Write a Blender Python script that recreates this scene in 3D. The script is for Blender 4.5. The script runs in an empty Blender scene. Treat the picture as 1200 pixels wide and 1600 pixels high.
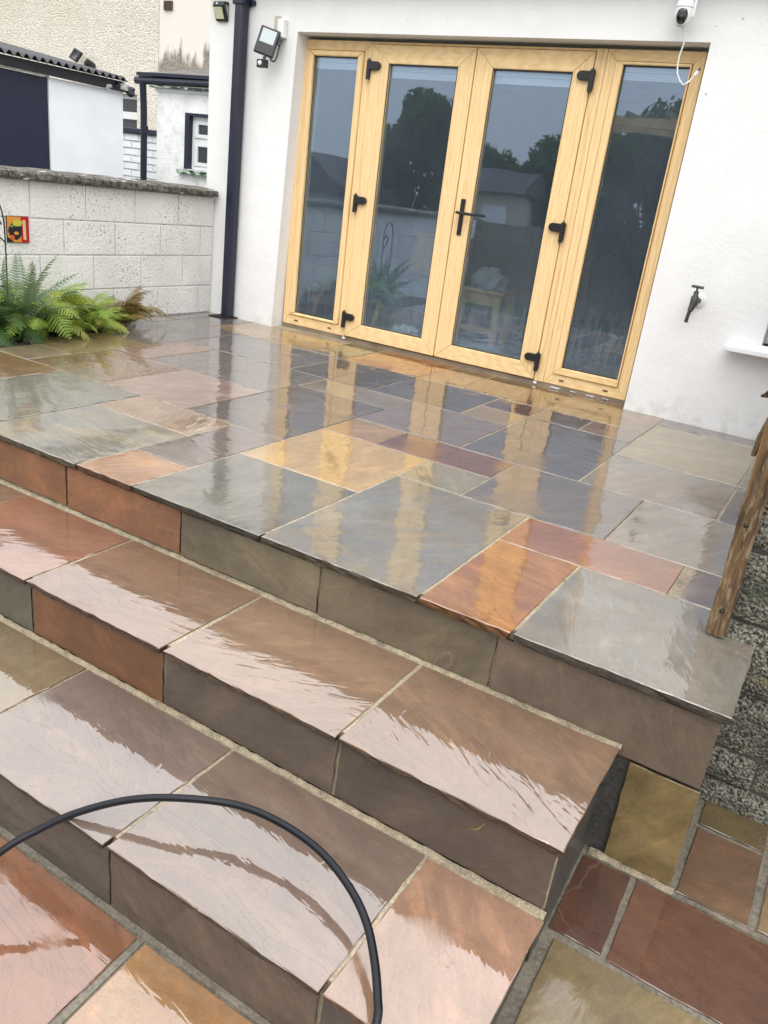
import bpy, bmesh, math, random
from mathutils import Vector, Matrix, Euler
random.seed(7)
C = bpy.context.scene.collection
S = bpy.context.scene
R_ = math.radians

# ------------------------------------------------------------------ camera
F = 1242.164                                   # focal length in pixels of the 1200x1600 photograph
AX = ((0.8485056, 0.5152543, 0.1206286),       # camera right
      (0.2887581, -0.2597858, -0.9214826),     # camera down
      (-0.4434602, 0.8167156, -0.3692135))     # camera forward
CP = Vector((1.4832, -1.9011, 1.0853))
cam = bpy.data.cameras.new('camera')
cam.sensor_fit = 'VERTICAL'; cam.sensor_height = 36.0
cam.lens = F / 1600.0 * 36.0
cam.clip_start = 0.05; cam.clip_end = 600
co = bpy.data.objects.new('camera', cam); C.objects.link(co)
m3 = Matrix((AX[0], [-a for a in AX[1]], [-a for a in AX[2]])).transposed()
co.matrix_world = Matrix.Translation(CP) @ m3.to_4x4()
S.camera = co

def at(u, v, axis, val):
    """photo pixel -> point of its ray on the plane axis=val"""
    a, b = (u - 600) / F, (v - 800) / F
    d = Vector([AX[0][i] * a + AX[1][i] * b + AX[2][i] for i in range(3)])
    return CP + d * ((val - CP[axis]) / d[axis])

# ------------------------------------------------------------------ sky, sun, exposure
SUN_EL, SUN_AZ = R_(52), R_(150)
w = bpy.data.worlds.new('World'); S.world = w; w.use_nodes = True
wn = w.node_tree; wn.nodes.clear()
out = wn.nodes.new('ShaderNodeOutputWorld'); bg = wn.nodes.new('ShaderNodeBackground')
sky = wn.nodes.new('ShaderNodeTexSky'); sky.sky_type = 'NISHITA'; sky.sun_disc = False
sky.sun_elevation = SUN_EL; sky.sun_rotation = SUN_AZ
sky.air_density = 1.0; sky.dust_density = 3.0; sky.ozone_density = 1.0
tc = wn.nodes.new('ShaderNodeTexCoord')
cl = wn.nodes.new('ShaderNodeTexNoise'); cl.inputs['Scale'].default_value = 2.2; cl.inputs['Detail'].default_value = 5
wn.links.new(tc.outputs['Generated'], cl.inputs['Vector'])
cr = wn.nodes.new('ShaderNodeValToRGB')        # overcast: an even grey-white cloud deck, slightly mottled
cr.color_ramp.elements[0].position = 0.3; cr.color_ramp.elements[0].color = (9.4, 9.45, 9.6, 1)
cr.color_ramp.elements[1].position = 0.7; cr.color_ramp.elements[1].color = (11.4, 11.35, 11.3, 1)
wn.links.new(cl.outputs['Fac'], cr.inputs['Fac'])
sp = wn.nodes.new('ShaderNodeSeparateXYZ'); wn.links.new(tc.outputs['Generated'], sp.inputs[0])
mr = wn.nodes.new('ShaderNodeMapRange'); wn.links.new(sp.outputs['Z'], mr.inputs['Value'])   # standard overcast sky: zenith three times the horizon
mr.inputs['To Min'].default_value = 0.43; mr.inputs['To Max'].default_value = 1.29
oc = wn.nodes.new('ShaderNodeVectorMath'); oc.operation = 'SCALE'; wn.links.new(cr.outputs['Color'], oc.inputs[0]); wn.links.new(mr.outputs[0], oc.inputs['Scale'])
mx = wn.nodes.new('ShaderNodeMix'); mx.data_type = 'RGBA'; mx.inputs['Factor'].default_value = 0.92
wn.links.new(sky.outputs['Color'], mx.inputs[6]); wn.links.new(oc.outputs[0], mx.inputs[7])
wn.links.new(mx.outputs[2], bg.inputs['Color']); bg.inputs['Strength'].default_value = 0.11
wn.links.new(bg.outputs[0], out.inputs['Surface'])
sun = bpy.data.lights.new('sun', 'SUN'); sun.energy = 0.6; sun.angle = R_(50); sun.color = (1.0, 0.97, 0.93)
so = bpy.data.objects.new('sun', sun); C.objects.link(so)
so.rotation_euler = (R_(90) - SUN_EL, 0, R_(180) - SUN_AZ + R_(0))
S.view_settings.view_transform = 'Standard'; S.view_settings.look = 'None'
S.view_settings.gamma = 1.0; S.view_settings.use_curve_mapping = False
S.view_settings.exposure = 1.13
S.cycles.max_bounces = 10; S.cycles.transparent_max_bounces = 24

# ------------------------------------------------------------------ helpers: objects
class MB:
    def __init__(s): s.v = []; s.f = []; s.m = []
    def add(s, vs, fs, mi=0):
        o = len(s.v); s.v += [tuple(p) for p in vs]; s.f += [tuple(i + o for i in f) for f in fs]; s.m += [mi] * len(fs); return s
    def box(s, x0, x1, y0, y1, z0, z1, mi=0):
        vs = [(x, y, z) for z in (z0, z1) for y in (y0, y1) for x in (x0, x1)]
        return s.add(vs, [(0, 2, 3, 1), (4, 5, 7, 6), (0, 1, 5, 4), (2, 6, 7, 3), (0, 4, 6, 2), (1, 3, 7, 5)], mi)
    def prism(s, pts, a, b, axis=1, mi=0):
        """polygon pts in the two other axes, extruded from a to b along axis"""
        def mk(p, t):
            q = list(p); q.insert(axis, t); return q
        n = len(pts); vs = [mk(p, a) for p in pts] + [mk(p, b) for p in pts]
        fs = [tuple(range(n)), tuple(range(2 * n - 1, n - 1, -1))] + [(i, i + n, (i + 1) % n + n, (i + 1) % n) for i in range(n)]
        return s.add(vs, fs, mi)
    def tube(s, path, r, n=10, mi=0, caps=True):
        path = [Vector(p) for p in path]; k = len(path); rs = r if isinstance(r, (list, tuple)) else [r] * k
        up = None; vs = []
        for i, p in enumerate(path):
            t = (path[min(i + 1, k - 1)] - path[max(i - 1, 0)]).normalized()
            if up is None: up = t.orthogonal().normalized()
            up = (up - t * up.dot(t)).normalized(); b = t.cross(up)
            vs += [p + (up * math.cos(2 * math.pi * j / n) + b * math.sin(2 * math.pi * j / n)) * rs[i] for j in range(n)]
        fs = [(i * n + j, i * n + (j + 1) % n, (i + 1) * n + (j + 1) % n, (i + 1) * n + j) for i in range(k - 1) for j in range(n)]
        if caps: fs += [tuple(range(n - 1, -1, -1)), tuple(range((k - 1) * n, k * n))]
        return s.add(vs, fs, mi)
    def lathe(s, prof, c, axis, n=16, mi=0):
        axis = Vector(axis).normalized(); c = Vector(c)
        return s.tube([c + axis * h for h, r in prof], [max(r, 1e-4) for h, r in prof], n, mi)
    def build(s, name, mats, parent=None, loc=None, rot=None, smooth=False, bevel=0, seg=2):
        me = bpy.data.meshes.new(name); me.from_pydata(s.v, [], s.f)
        mats = mats if isinstance(mats, (list, tuple)) else [mats]
        for m in mats: me.materials.append(m)
        if len(mats) > 1: me.polygons.foreach_set('material_index', s.m)
        if not smooth or smooth == 'auto': pass
        bm = bmesh.new(); bm.from_mesh(me); bmesh.ops.recalc_face_normals(bm, faces=bm.faces); bm.to_mesh(me); bm.free()
        if smooth: me.polygons.foreach_set('use_smooth', [True] * len(me.polygons))
        if smooth == 'auto': me.set_sharp_from_angle(angle=R_(35))
        me.update()
        o = bpy.data.objects.new(name, me); C.objects.link(o)
        if parent: o.parent = parent
        if loc: o.location = loc
        if rot: o.rotation_euler = rot
        if bevel:
            b = o.modifiers.new('bevel', 'BEVEL'); b.width = bevel; b.segments = seg; b.limit_method = 'ANGLE'; b.harden_normals = False
        return o

def tag(o, label, cat, group=None):
    o['label'] = label; o['category'] = cat
    if group: o['group'] = group
    return o
def thing(name, label, cat, loc=(0, 0, 0), group=None, rot=None):
    o = bpy.data.objects.new(name, None); o.empty_display_size = 0.1; C.objects.link(o); o.location = loc
    if rot: o.rotation_euler = rot
    return tag(o, label, cat, group)
def struct(o, kind='structure'):
    o['kind'] = kind; return o

# ------------------------------------------------------------------ helpers: materials
def lin(c):
    return tuple(((x / 255) / 12.92 if x <= 10 else ((x / 255 + 0.055) / 1.055) ** 2.4) for x in c)
class NT:
    def __init__(s, name):
        s.mat = bpy.data.materials.new(name); s.mat.use_nodes = True; s.t = s.mat.node_tree
        s.b = s.t.nodes['Principled BSDF']; s.out = s.t.nodes['Material Output']
    def n(s, typ, out=0, **kw):
        nd = s.t.nodes.new('ShaderNode' + typ)
        for k, v in kw.items():
            if k.startswith('_'): setattr(nd, k[1:], v); continue
            key = int(k[1:]) if k[0] == 'i' and k[1:].isdigit() else k.replace('_', ' ')
            s.set(nd.inputs[key], v)
        s.last = nd
        return nd.outputs[out]
    def set(s, inp, v):
        if isinstance(v, bpy.types.NodeSocket): s.t.links.new(v, inp)
        else:
            if isinstance(v, (tuple, list)) and len(v) == 3 and inp.type == 'RGBA': v = (*v, 1)
            inp.default_value = v
    def P(s, **kw):
        for k, v in kw.items(): s.set(s.b.inputs[k.replace('_', ' ')], v)
        return s
    def obj(s): return s.n('TexCoord', 3)
    def rnd(s): 
        s.n('ObjectInfo'); return s.last.outputs['Random']
    def math(s, op, a, b=0.0, c=0.0): return s.n('Math', _operation=op, i0=a, i1=b, i2=c)
    def vmath(s, op, a, b): return s.n('VectorMath', _operation=op, i0=a, i1=b)
    def noise(s, vec, scale, detail=4, rough=0.55, dist=0.0): return s.n('TexNoise', Vector=vec, Scale=scale, Detail=detail, Roughness=rough, Distortion=dist)
    def maprange(s, v, a, b, c=0.0, d=1.0): return s.n('MapRange', Value=v, From_Min=a, From_Max=b, To_Min=c, To_Max=d)
    def mix(s, f, a, b, mode='MIX'):
        nd = s.t.nodes.new('ShaderNodeMix'); nd.data_type = 'RGBA'; nd.blend_type = mode
        s.set(nd.inputs[0], f); s.set(nd.inputs[6], a); s.set(nd.inputs[7], b); return nd.outputs[2]
    def mapping(s, vec, sc=(1, 1, 1), rot=(0, 0, 0), loc=(0, 0, 0)): return s.n('Mapping', Vector=vec, Scale=sc, Rotation=rot, Location=loc)
    def bump(s, h, dist, strength=1.0, normal=None):
        o = s.n('Bump', Height=h, Distance=dist, Strength=strength)
        if normal is not None: s.set(s.last.inputs['Normal'], normal)
        return o
    def attr(s, name): return s.n('Attribute', 0, _attribute_type='OBJECT', _attribute_name=name)
M = {}

def simple(name, col, rough=0.5, metal=0.0, bump=0, bscale=80, var=0.12, vscale=12, spec=0.5):
    s = NT(name); v = s.obj()
    n = s.noise(v, vscale, 5)
    c = s.mix(s.maprange(n, 0.3, 0.7), tuple(x * (1 - var) for x in col), tuple(min(1, x * (1 + var)) for x in col))
    s.P(Base_Color=c, Roughness=rough, Metallic=metal, Specular_IOR_Level=spec)
    if bump: s.P(Normal=s.bump(s.noise(v, bscale, 3), bump))
    M[name] = s.mat; return s.mat

def stone():
    """wet riven sandstone; colours come from each slab's own tint / tint_b properties"""
    s = NT('wet_sandstone')
    rv = s.rnd(); v0 = s.obj()
    off = s.n('CombineXYZ', X=s.math('MULTIPLY', rv, 37.0), Y=s.math('MULTIPLY', rv, 91.0), Z=s.math('MULTIPLY', rv, 17.0))
    rot = s.n('VectorRotate', _rotation_type='Z_AXIS', Vector=v0, Angle=s.math('MULTIPLY', rv, 21.0))
    v = s.vmath('ADD', v0, off); vr = s.vmath('ADD', rot, off)
    a = s.attr('tint'); b = s.attr('tint_b')
    big = s.noise(v, 2.6, 4, 0.6, 0.6)
    strv = s.mapping(vr, (1.4, 4.6, 1.4))
    streak = s.noise(strv, 3.0, 7, 0.62, 0.8)
    fine = s.noise(v, 140, 3, 0.6)
    med = s.noise(v, 22, 6, 0.65, 0.3)
    f = s.math('ADD', s.math('MULTIPLY', big, 0.75), s.math('MULTIPLY', streak, 0.55))
    col = s.mix(s.maprange(f, 0.52, 0.76), a, b)
    patch = s.noise(s.mapping(vr, (2.2, 6.5, 2.2)), 2.2, 3, 0.5, 1.2)
    col = s.mix(s.maprange(patch, 0.56, 0.70, 0.0, 0.45), col, s.mix(1.0, col, (1.45, 1.38, 1.22), 'MULTIPLY'))
    col = s.mix(1.0, col, s.mix(s.maprange(streak, 0.3, 0.7), (0.78, 0.78, 0.79), (1.16, 1.14, 1.12)), 'MULTIPLY')
    col = s.mix(1.0, col, s.mix(s.maprange(med, 0.25, 0.75), (0.86, 0.87, 0.88), (1.10, 1.09, 1.08)), 'MULTIPLY')
    col = s.mix(1.0, col, s.mix(s.maprange(fine, 0.3, 0.7), (0.90, 0.90, 0.90), (1.08, 1.08, 1.08)), 'MULTIPLY')
    # riven clefts: terraced noise gives flake edges
    cl = s.noise(s.mapping(vr, (1.0, 2.6, 1.0)), 1.7, 4, 0.55, 1.3)
    terr = s.math('SNAP', cl, 0.10)
    lay = s.maprange(s.noise(s.mapping(terr, (9.0, 9.0, 9.0)), 5.0, 0), 0.35, 0.65)      # each exposed layer has its own shade
    col = s.mix(1.0, col, s.mix(lay, (0.88, 0.88, 0.89), (1.09, 1.08, 1.06)), 'MULTIPLY')
    # long cleft lines where a layer has split away: pale lip is a painted highlight, partly calcite veining
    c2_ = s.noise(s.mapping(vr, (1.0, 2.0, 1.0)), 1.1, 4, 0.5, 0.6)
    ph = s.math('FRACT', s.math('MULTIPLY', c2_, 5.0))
    vein_glint = s.math('MULTIPLY', s.maprange(s.math('ABSOLUTE', s.math('SUBTRACT', ph, 0.5)), 0.0, 0.022, 1.0, 0.0), s.maprange(s.noise(v, 2.7, 2), 0.50, 0.60))
    col = s.mix(s.math('MULTIPLY', vein_glint, 0.22), col, s.mix(0.5, s.mix(1.0, col, (1.7, 1.65, 1.55), 'MULTIPLY'), (0.42, 0.37, 0.29)))
    lip = s.math('MULTIPLY', s.math('GREATER_THAN', ph, 0.5), s.maprange(s.noise(v, 2.7, 2), 0.44, 0.60))
    h = s.math('ADD', s.math('MULTIPLY', lip, 0.9), s.math('ADD', s.math('MULTIPLY', terr, 6.0), s.math('ADD', s.math('MULTIPLY', streak, 0.8), s.math('MULTIPLY', med, 0.5))))
    nb = s.bump(h, 0.0022)
    nb = s.bump(fine, 0.0006, 1.0, nb)
    # the water film lies smoother than the stone; it thins out into dull patches
    wet = s.noise(v, 2.4, 3, 0.55, 0.4)
    dull = s.maprange(wet, 0.53, 0.64)
    hc = s.math('ADD', s.math('ADD', s.math('MULTIPLY', s.noise(v, 6.0, 1, 0.5), 1.2), s.math('MULTIPLY', s.noise(s.mapping(vr, (2.0, 9.0, 2.0)), 3.6, 2, 0.5, 0.6), 0.55)),
                s.math('ADD', s.math('ADD', s.math('MULTIPLY', lip, 0.9), s.math('MULTIPLY', terr, 8.0)), s.math('MULTIPLY', med, s.maprange(dull, 0, 1, 0.03, 0.5))))
    nc = s.bump(hc, 0.0013)
    cr_ = s.maprange(dull, 0, 1, 0.0, 0.22)
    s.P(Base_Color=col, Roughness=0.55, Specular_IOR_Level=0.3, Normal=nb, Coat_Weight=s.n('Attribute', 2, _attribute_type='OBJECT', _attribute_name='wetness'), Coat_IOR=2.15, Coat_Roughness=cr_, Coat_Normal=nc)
    M['stone'] = s.mat
    # split edges of the slabs: coarse and soaked, with shade also painted into the dark colour
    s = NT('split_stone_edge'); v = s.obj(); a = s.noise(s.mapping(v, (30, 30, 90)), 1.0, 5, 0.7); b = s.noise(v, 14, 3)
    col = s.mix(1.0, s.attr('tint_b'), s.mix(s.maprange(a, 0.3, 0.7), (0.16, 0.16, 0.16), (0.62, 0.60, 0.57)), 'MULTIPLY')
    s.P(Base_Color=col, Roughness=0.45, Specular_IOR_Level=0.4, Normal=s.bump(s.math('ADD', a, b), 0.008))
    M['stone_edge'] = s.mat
stone()

def grainy(name, c1, c2, s1=60, s2=6, bump=0.003, rough=0.8, coat=0.0):
    s = NT(name); v = s.obj()
    a = s.noise(v, s1, 4, 0.7); b = s.noise(v, s2, 4, 0.6)
    f = s.math('ADD', s.math('MULTIPLY', a, 0.6), s.math('MULTIPLY', b, 0.5))
    s.P(Base_Color=s.mix(s.maprange(f, 0.4, 0.72), c1, c2), Roughness=rough, Normal=s.bump(f, bump), Coat_Weight=coat, Coat_Roughness=0.15)
    M[name] = s.mat
grainy('mortar', lin((96, 86, 70)), lin((176, 163, 136)), 170, 22, 0.007, 0.75, 0.15)
grainy('joint_mortar', lin((104, 94, 78)), lin((178, 165, 140)), 90, 5, 0.003, 0.75, 0.25)
grainy('dark_pointing', (0.07, 0.060, 0.045), (0.22, 0.195, 0.15), 90, 9, 0.004, 0.7, 0.2)
grainy('wet_concrete', (0.022, 0.022, 0.020), (0.075, 0.072, 0.064), 70, 7, 0.006, 0.6, 0.3)
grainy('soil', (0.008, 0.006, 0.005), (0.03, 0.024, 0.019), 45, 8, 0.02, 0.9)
def roughcast():
    s = NT('roughcast'); v = s.obj(); a = s.noise(v, 110, 3, 0.7); b = s.noise(v, 4.5, 4, 0.6); st = s.noise(s.mapping(v, (2, 2, 16)), 1.0, 3)
    vo = s.n('TexVoronoi', 0, Vector=v, Scale=95.0)
    c = s.mix(s.maprange(a, 0.40, 0.62), (0.020, 0.021, 0.015), (0.30, 0.285, 0.235))
    c = s.mix(s.maprange(b, 0.48, 0.66, 0, .85), c, s.mix(a, (0.012, 0.015, 0.009), (0.10, 0.105, 0.07)))
    c = s.mix(s.maprange(st, 0.58, 0.70, 0, .5), c, (0.22, 0.19, 0.10))
    s.P(Base_Color=c, Roughness=0.8, Normal=s.bump(s.math('ADD', s.math('SUBTRACT', 1.0, vo), a), 0.010)); M['roughcast'] = s.mat
roughcast()
grainy('grass', (0.02, 0.05, 0.012), (0.06, 0.11, 0.03), 30, 2, 0.02, 0.9)
grainy('mossy_slate', (0.05, 0.05, 0.045), (0.18, 0.17, 0.15), 25, 4, 0.01, 0.85)

def render_wall():
    s = NT('white_render'); v = s.obj()
    n = s.noise(v, 5, 5, 0.6); f = s.noise(v, 170, 3, 0.6); tr = s.noise(v, 24, 4, 0.6, 0.5)
    c = s.mix(s.maprange(n, 0.35, 0.7), (0.75, 0.75, 0.75), (0.80, 0.80, 0.80))
    z = s.n('SeparateXYZ', 2, Vector=v)
    # splash dirt and small dark nicks low on the wall
    low = s.maprange(z, 0.0, 0.22, 1.0, 0.0)
    spl = s.math('MULTIPLY', low, s.maprange(s.noise(v, 11, 6, 0.65), 0.5, 0.75))
    c = s.mix(s.math('MULTIPLY', spl, 0.55), c, (0.36, 0.35, 0.30))
    nick = s.maprange(s.noise(v, 33, 2, 0.5), 0.735, 0.76)
    c = s.mix(s.math('MULTIPLY', nick, 0.6), c, (0.25, 0.24, 0.22))
    h = s.math('ADD', s.math('MULTIPLY', tr, 1.0), s.math('MULTIPLY', f, 0.35))
    s.P(Base_Color=c, Roughness=0.65, Specular_IOR_Level=0.35, Normal=s.bump(h, 0.0022))
    M['render'] = s.mat
render_wall()

def oak(name, ax):
    s = NT(name); v = s.obj()
    sc = [55, 55, 55]; sc[ax] = 3.2
    g = s.noise(s.mapping(v, tuple(sc)), 1.0, 5, 0.6, 1.1)
    sc2 = [22, 22, 22]; sc2[ax] = 5.0
    wv = s.n('TexWave', 1, Vector=s.mapping(v, tuple(sc2)), Scale=0.55, Distortion=9.0, Detail=3.0, Detail_Scale=1.6)
    f = s.math('ADD', s.math('MULTIPLY', g, 0.78), s.math('MULTIPLY', wv, 0.22))
    c = s.mix(s.maprange(f, 0.25, 0.62), (0.70, 0.475, 0.220), (0.83, 0.605, 0.325))
    s.P(Base_Color=c, Roughness=0.42, Specular_IOR_Level=0.45, Normal=s.bump(f, 0.0006))
    M[name] = s.mat
oak('oak_v', 2); oak('oak_h', 0)

def glass():
    s = NT('door_glass'); v = s.obj(); t = s.t
    lw = s.n('LayerWeight', 1, Blend=0.5); fr = s.math('ADD', 0.165, s.math('MULTIPLY', s.math('POWER', lw, 4.0), 0.9))
    gl = t.nodes.new('ShaderNodeBsdfGlossy'); gl.inputs['Color'].default_value = (0.66, 0.80, 1.0, 1); gl.inputs['Roughness'].default_value = 0.016
    # slightly wavy panes
    s.set(gl.inputs['Normal'], s.bump(s.noise(v, 3.0, 1), 0.0009))
    tr = t.nodes.new('ShaderNodeBsdfTransparent'); tr.inputs['Color'].default_value = (0.86, 0.92, 0.95, 1)
    m1 = t.nodes.new('ShaderNodeMixShader'); s.set(m1.inputs[0], fr); t.links.new(tr.outputs[0], m1.inputs[1]); t.links.new(gl.outputs[0], m1.inputs[2])
    # condensation low on the panes with clear runs and drops in it
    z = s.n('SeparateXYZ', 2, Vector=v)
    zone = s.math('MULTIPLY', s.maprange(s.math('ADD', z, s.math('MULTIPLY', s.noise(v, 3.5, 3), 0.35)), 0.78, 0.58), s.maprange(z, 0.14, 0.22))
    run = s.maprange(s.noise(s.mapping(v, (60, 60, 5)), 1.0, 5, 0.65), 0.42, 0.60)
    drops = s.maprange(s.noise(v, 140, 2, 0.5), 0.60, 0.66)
    mist_veil = s.math('ADD', s.maprange(s.noise(v, 1.3, 3), 0.3, 0.7, 0.045, 0.095), s.math('ADD', s.math('MULTIPLY', s.math('MULTIPLY', zone, run), 0.10), s.math('MULTIPLY', s.math('MULTIPLY', zone, drops), 0.25)))  # first term paints an even haze over each pane, lifting dark reflections
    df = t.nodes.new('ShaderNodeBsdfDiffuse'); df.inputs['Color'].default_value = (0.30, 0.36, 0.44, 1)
    m2 = t.nodes.new('ShaderNodeMixShader'); s.set(m2.inputs[0], mist_veil); t.links.new(m1.outputs[0], m2.inputs[1]); t.links.new(df.outputs[0], m2.inputs[2])
    t.links.new(m2.outputs[0], s.out.inputs['Surface'])
    M['glass'] = s.mat
glass()

def block_paint():
    s = NT('painted_block'); v = s.obj()
    n = s.noise(v, 4, 4); p = s.noise(v, 75, 3, 0.55); q = s.noise(v, 3.0, 3)
    c = s.mix(s.maprange(n, 0.35, 0.7), (0.66, 0.655, 0.63), (0.76, 0.755, 0.73))
    pit = s.math('MULTIPLY', s.maprange(p, 0.40, 0.345), s.maprange(q, 0.38, 0.6, 0.15, 1.0))
    c = s.mix(s.math('MULTIPLY', pit, 0.85), c, (0.06, 0.06, 0.06))
    s.P(Base_Color=c, Roughness=0.75, Normal=s.bump(s.math('ADD', p, s.math('MULTIPLY', s.noise(v, 30, 4), 0.7)), 0.006))
    M['block'] = s.mat
    s = NT('mossy_coping'); v = s.obj()
    a = s.noise(v, 28, 5, 0.7); b = s.noise(v, 6, 4)
    c = s.mix(s.maprange(a, 0.38, 0.66), (0.025, 0.026, 0.02), (0.20, 0.185, 0.155))
    c = s.mix(s.maprange(s.noise(s.mapping(v, (9, 3.2, 9)), 1.6, 3, 0.6), 0.60, 0.66), c, (0.55, 0.55, 0.52))
    s.P(Base_Color=c, Roughness=0.85, Normal=s.bump(s.math('ADD', a, b), 0.014))
    M['coping'] = s.mat
    s = NT('pebbledash'); v = s.obj()
    vo = s.n('TexVoronoi', 0, Vector=v, Scale=60.0); a = s.noise(v, 75, 4, 0.7); b = s.noise(v, 1.2, 4)
    c = s.mix(s.maprange(a, 0.36, 0.62), (0.54, 0.47, 0.39), (0.90, 0.86, 0.79))
    c = s.mix(s.maprange(b, 0.4, 0.75, 0, 0.35), c, (0.55, 0.47, 0.33))
    s.P(Base_Color=c, Roughness=0.9, Normal=s.bump(s.math('SUBTRACT', 1.0, vo), 0.012))
    M['pebble'] = s.mat
    s = NT('white_pebbledash'); v = s.obj()
    vo = s.n('TexVoronoi', 0, Vector=v, Scale=80.0); b = s.noise(v, 9, 5, 0.6)
    c = s.mix(s.maprange(b, 0.42, 0.75), (0.86, 0.86, 0.86), (0.66, 0.66, 0.65))
    s.P(Base_Color=c, Roughness=0.85, Normal=s.bump(s.math('SUBTRACT', 1.0, vo), 0.004))
    M['white_pebble'] = s.mat
    s = NT('weathered_timber'); v = s.obj()
    g = s.noise(s.mapping(v, (60, 60, 4)), 1.0, 6, 0.65, 0.6); b = s.noise(s.mapping(v, (70, 70, 14)), 1.0, 4, 0.6)
    c = s.mix(s.maprange(g, 0.35, 0.62), (0.030, 0.015, 0.007), (0.19, 0.105, 0.042))
    c = s.mix(s.math('MULTIPLY', s.maprange(b, 0.52, 0.66), 0.65), c, (0.30, 0.235, 0.14))
    s.P(Base_Color=c, Roughness=0.6, Normal=s.bump(s.math('ADD', g, b), 0.006), Coat_Weight=0.25, Coat_Roughness=0.2)
    M['timber'] = s.mat
block_paint()

def foliage(name, c1, c2, c3):
    s = NT(name); v = s.obj(); n = s.noise(v, 9, 3); r = s.rnd()
    c = s.mix(s.maprange(n, 0.35, 0.65), c1, c2)
    c = s.mix(s.math('MULTIPLY', s.math('POWER', r, 2.0), 0.8), c, c3)
    s.P(Base_Color=c, Roughness=0.5, Specular_IOR_Level=0.4, Transmission_Weight=0.0)
    tl = s.t.nodes.new('ShaderNodeBsdfTranslucent'); s.set(tl.inputs['Color'], s.mix(1.0, c, (1.4, 1.5, 0.7), 'MULTIPLY'))
    m = s.t.nodes.new('ShaderNodeMixShader'); m.inputs[0].default_value = 0.3
    s.t.links.new(s.b.outputs[0], m.inputs[1]); s.t.links.new(tl.outputs[0], m.inputs[2]); s.t.links.new(m.outputs[0], s.out.inputs['Surface'])
    M[name] = s.mat
foliage('fern_leaf', (0.15, 0.24, 0.035), (0.28, 0.38, 0.075), (0.44, 0.43, 0.10))
foliage('fern_dark', (0.035, 0.085, 0.020), (0.07, 0.145, 0.035), (0.08, 0.15, 0.06))
foliage('fern_old', (0.13, 0.12, 0.03), (0.22, 0.20, 0.05), (0.20, 0.08, 0.03))
foliage('grey_leaf', (0.10, 0.17, 0.10), (0.17, 0.24, 0.15), (0.15, 0.2, 0.13))
foliage('tree_leaf', (0.045, 0.085, 0.03), (0.09, 0.14, 0.045), (0.07, 0.11, 0.035))

simple('black_plastic', (0.012, 0.012, 0.014), 0.38, bump=0.0003, bscale=300)
simple('navy_plastic', (0.010, 0.013, 0.030), 0.30)
simple('navy_paint', (0.010, 0.014, 0.036), 0.42, bump=0.001, bscale=30)
simple('white_plastic', (0.74, 0.75, 0.76), 0.35, var=0.04)
simple('white_paint', (0.82, 0.835, 0.87), 0.6, bump=0.002, bscale=14, var=0.05, vscale=3)
def stained():
    s = NT('pink_render'); v = s.obj(); z = s.n('SeparateXYZ', 2, Vector=v); n = s.noise(s.mapping(v, (5, 5, 1.6)), 1.0, 6, 0.65); q = s.noise(v, 60, 4, 0.7)
    c = s.mix(s.noise(v, 3, 4), (0.76, 0.68, 0.63), (0.82, 0.75, 0.70))
    k = s.maprange(s.math('ADD', z, s.math('MULTIPLY', n, -1.1)), 1.95, 1.80)
    c = s.mix(s.math('MULTIPLY', k, 0.85), c, s.mix(s.maprange(q, 0.4, 0.6), (0.05, 0.045, 0.035), (0.32, 0.28, 0.22)))
    s.P(Base_Color=c, Roughness=0.85, Normal=s.bump(q, 0.006)); M['pink_render'] = s.mat
stained()
simple('grey_render', (0.42, 0.42, 0.42), 0.85, bump=0.003, bscale=40)
simple('lamp_lens', (0.42, 0.47, 0.49), 0.15, var=0.06, vscale=90)
simple('lamp_led', (0.72, 0.72, 0.48), 0.3, var=0.05, vscale=120)
simple('tap_metal', (0.075, 0.075, 0.07), 0.5, 0.6)
simple('dark_metal', (0.03, 0.025, 0.02), 0.5, 0.5)
simple('hose_rubber', (0.005, 0.006, 0.010), 0.30, spec=0.28)
simple('dark_glass', (0.03, 0.035, 0.045), 0.06, spec=0.7)
simple('lens_black', (0.006, 0.006, 0.007), 0.08, spec=0.8)
simple('corrugated', (0.015, 0.015, 0.020), 0.5)
simple('bark', (0.05, 0.04, 0.03), 0.9, bump=0.01, bscale=25)
simple('room_plaster', (0.60, 0.62, 0.64), 0.85, var=0.1, vscale=4)
simple('room_floor', (0.50, 0.50, 0.50), 0.6, var=0.25, vscale=3)
simple('pine', (0.66, 0.42, 0.19), 0.5, var=0.15, vscale=10)
simple('teal_fabric', (0.02, 0.10, 0.14), 0.9)
simple('mustard_fabric', (0.45, 0.26, 0.07), 0.9)
simple('white_cloth', (0.75, 0.76, 0.76), 0.8, bump=0.004, bscale=30)
simple('clear_bag', (0.45, 0.48, 0.52), 0.25, bump=0.02, bscale=18)
def moss():
    s = NT('green_paint'); v = s.obj(); n = s.noise(s.mapping(v, (14, 14, 30)), 1.0, 4, 0.65)
    s.P(Base_Color=s.mix(s.maprange(n, 0.46, 0.56), (0.02, 0.022, 0.03), (0.42, 0.55, 0.42)), Roughness=0.7, Normal=s.bump(n, 0.01)); M['green_paint'] = s.mat
moss()
simple('old_paint', (0.52, 0.52, 0.50), 0.8, var=0.35, vscale=22)
simple('brown_vent', (0.10, 0.06, 0.05), 0.7)
simple('roof_tile', (0.07, 0.065, 0.07), 0.8, var=0.3, vscale=8)
simple('cream_render', (0.50, 0.45, 0.36), 0.85)
simple('fence_wood', (0.22, 0.17, 0.12), 0.8, var=0.3, vscale=6)
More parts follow.
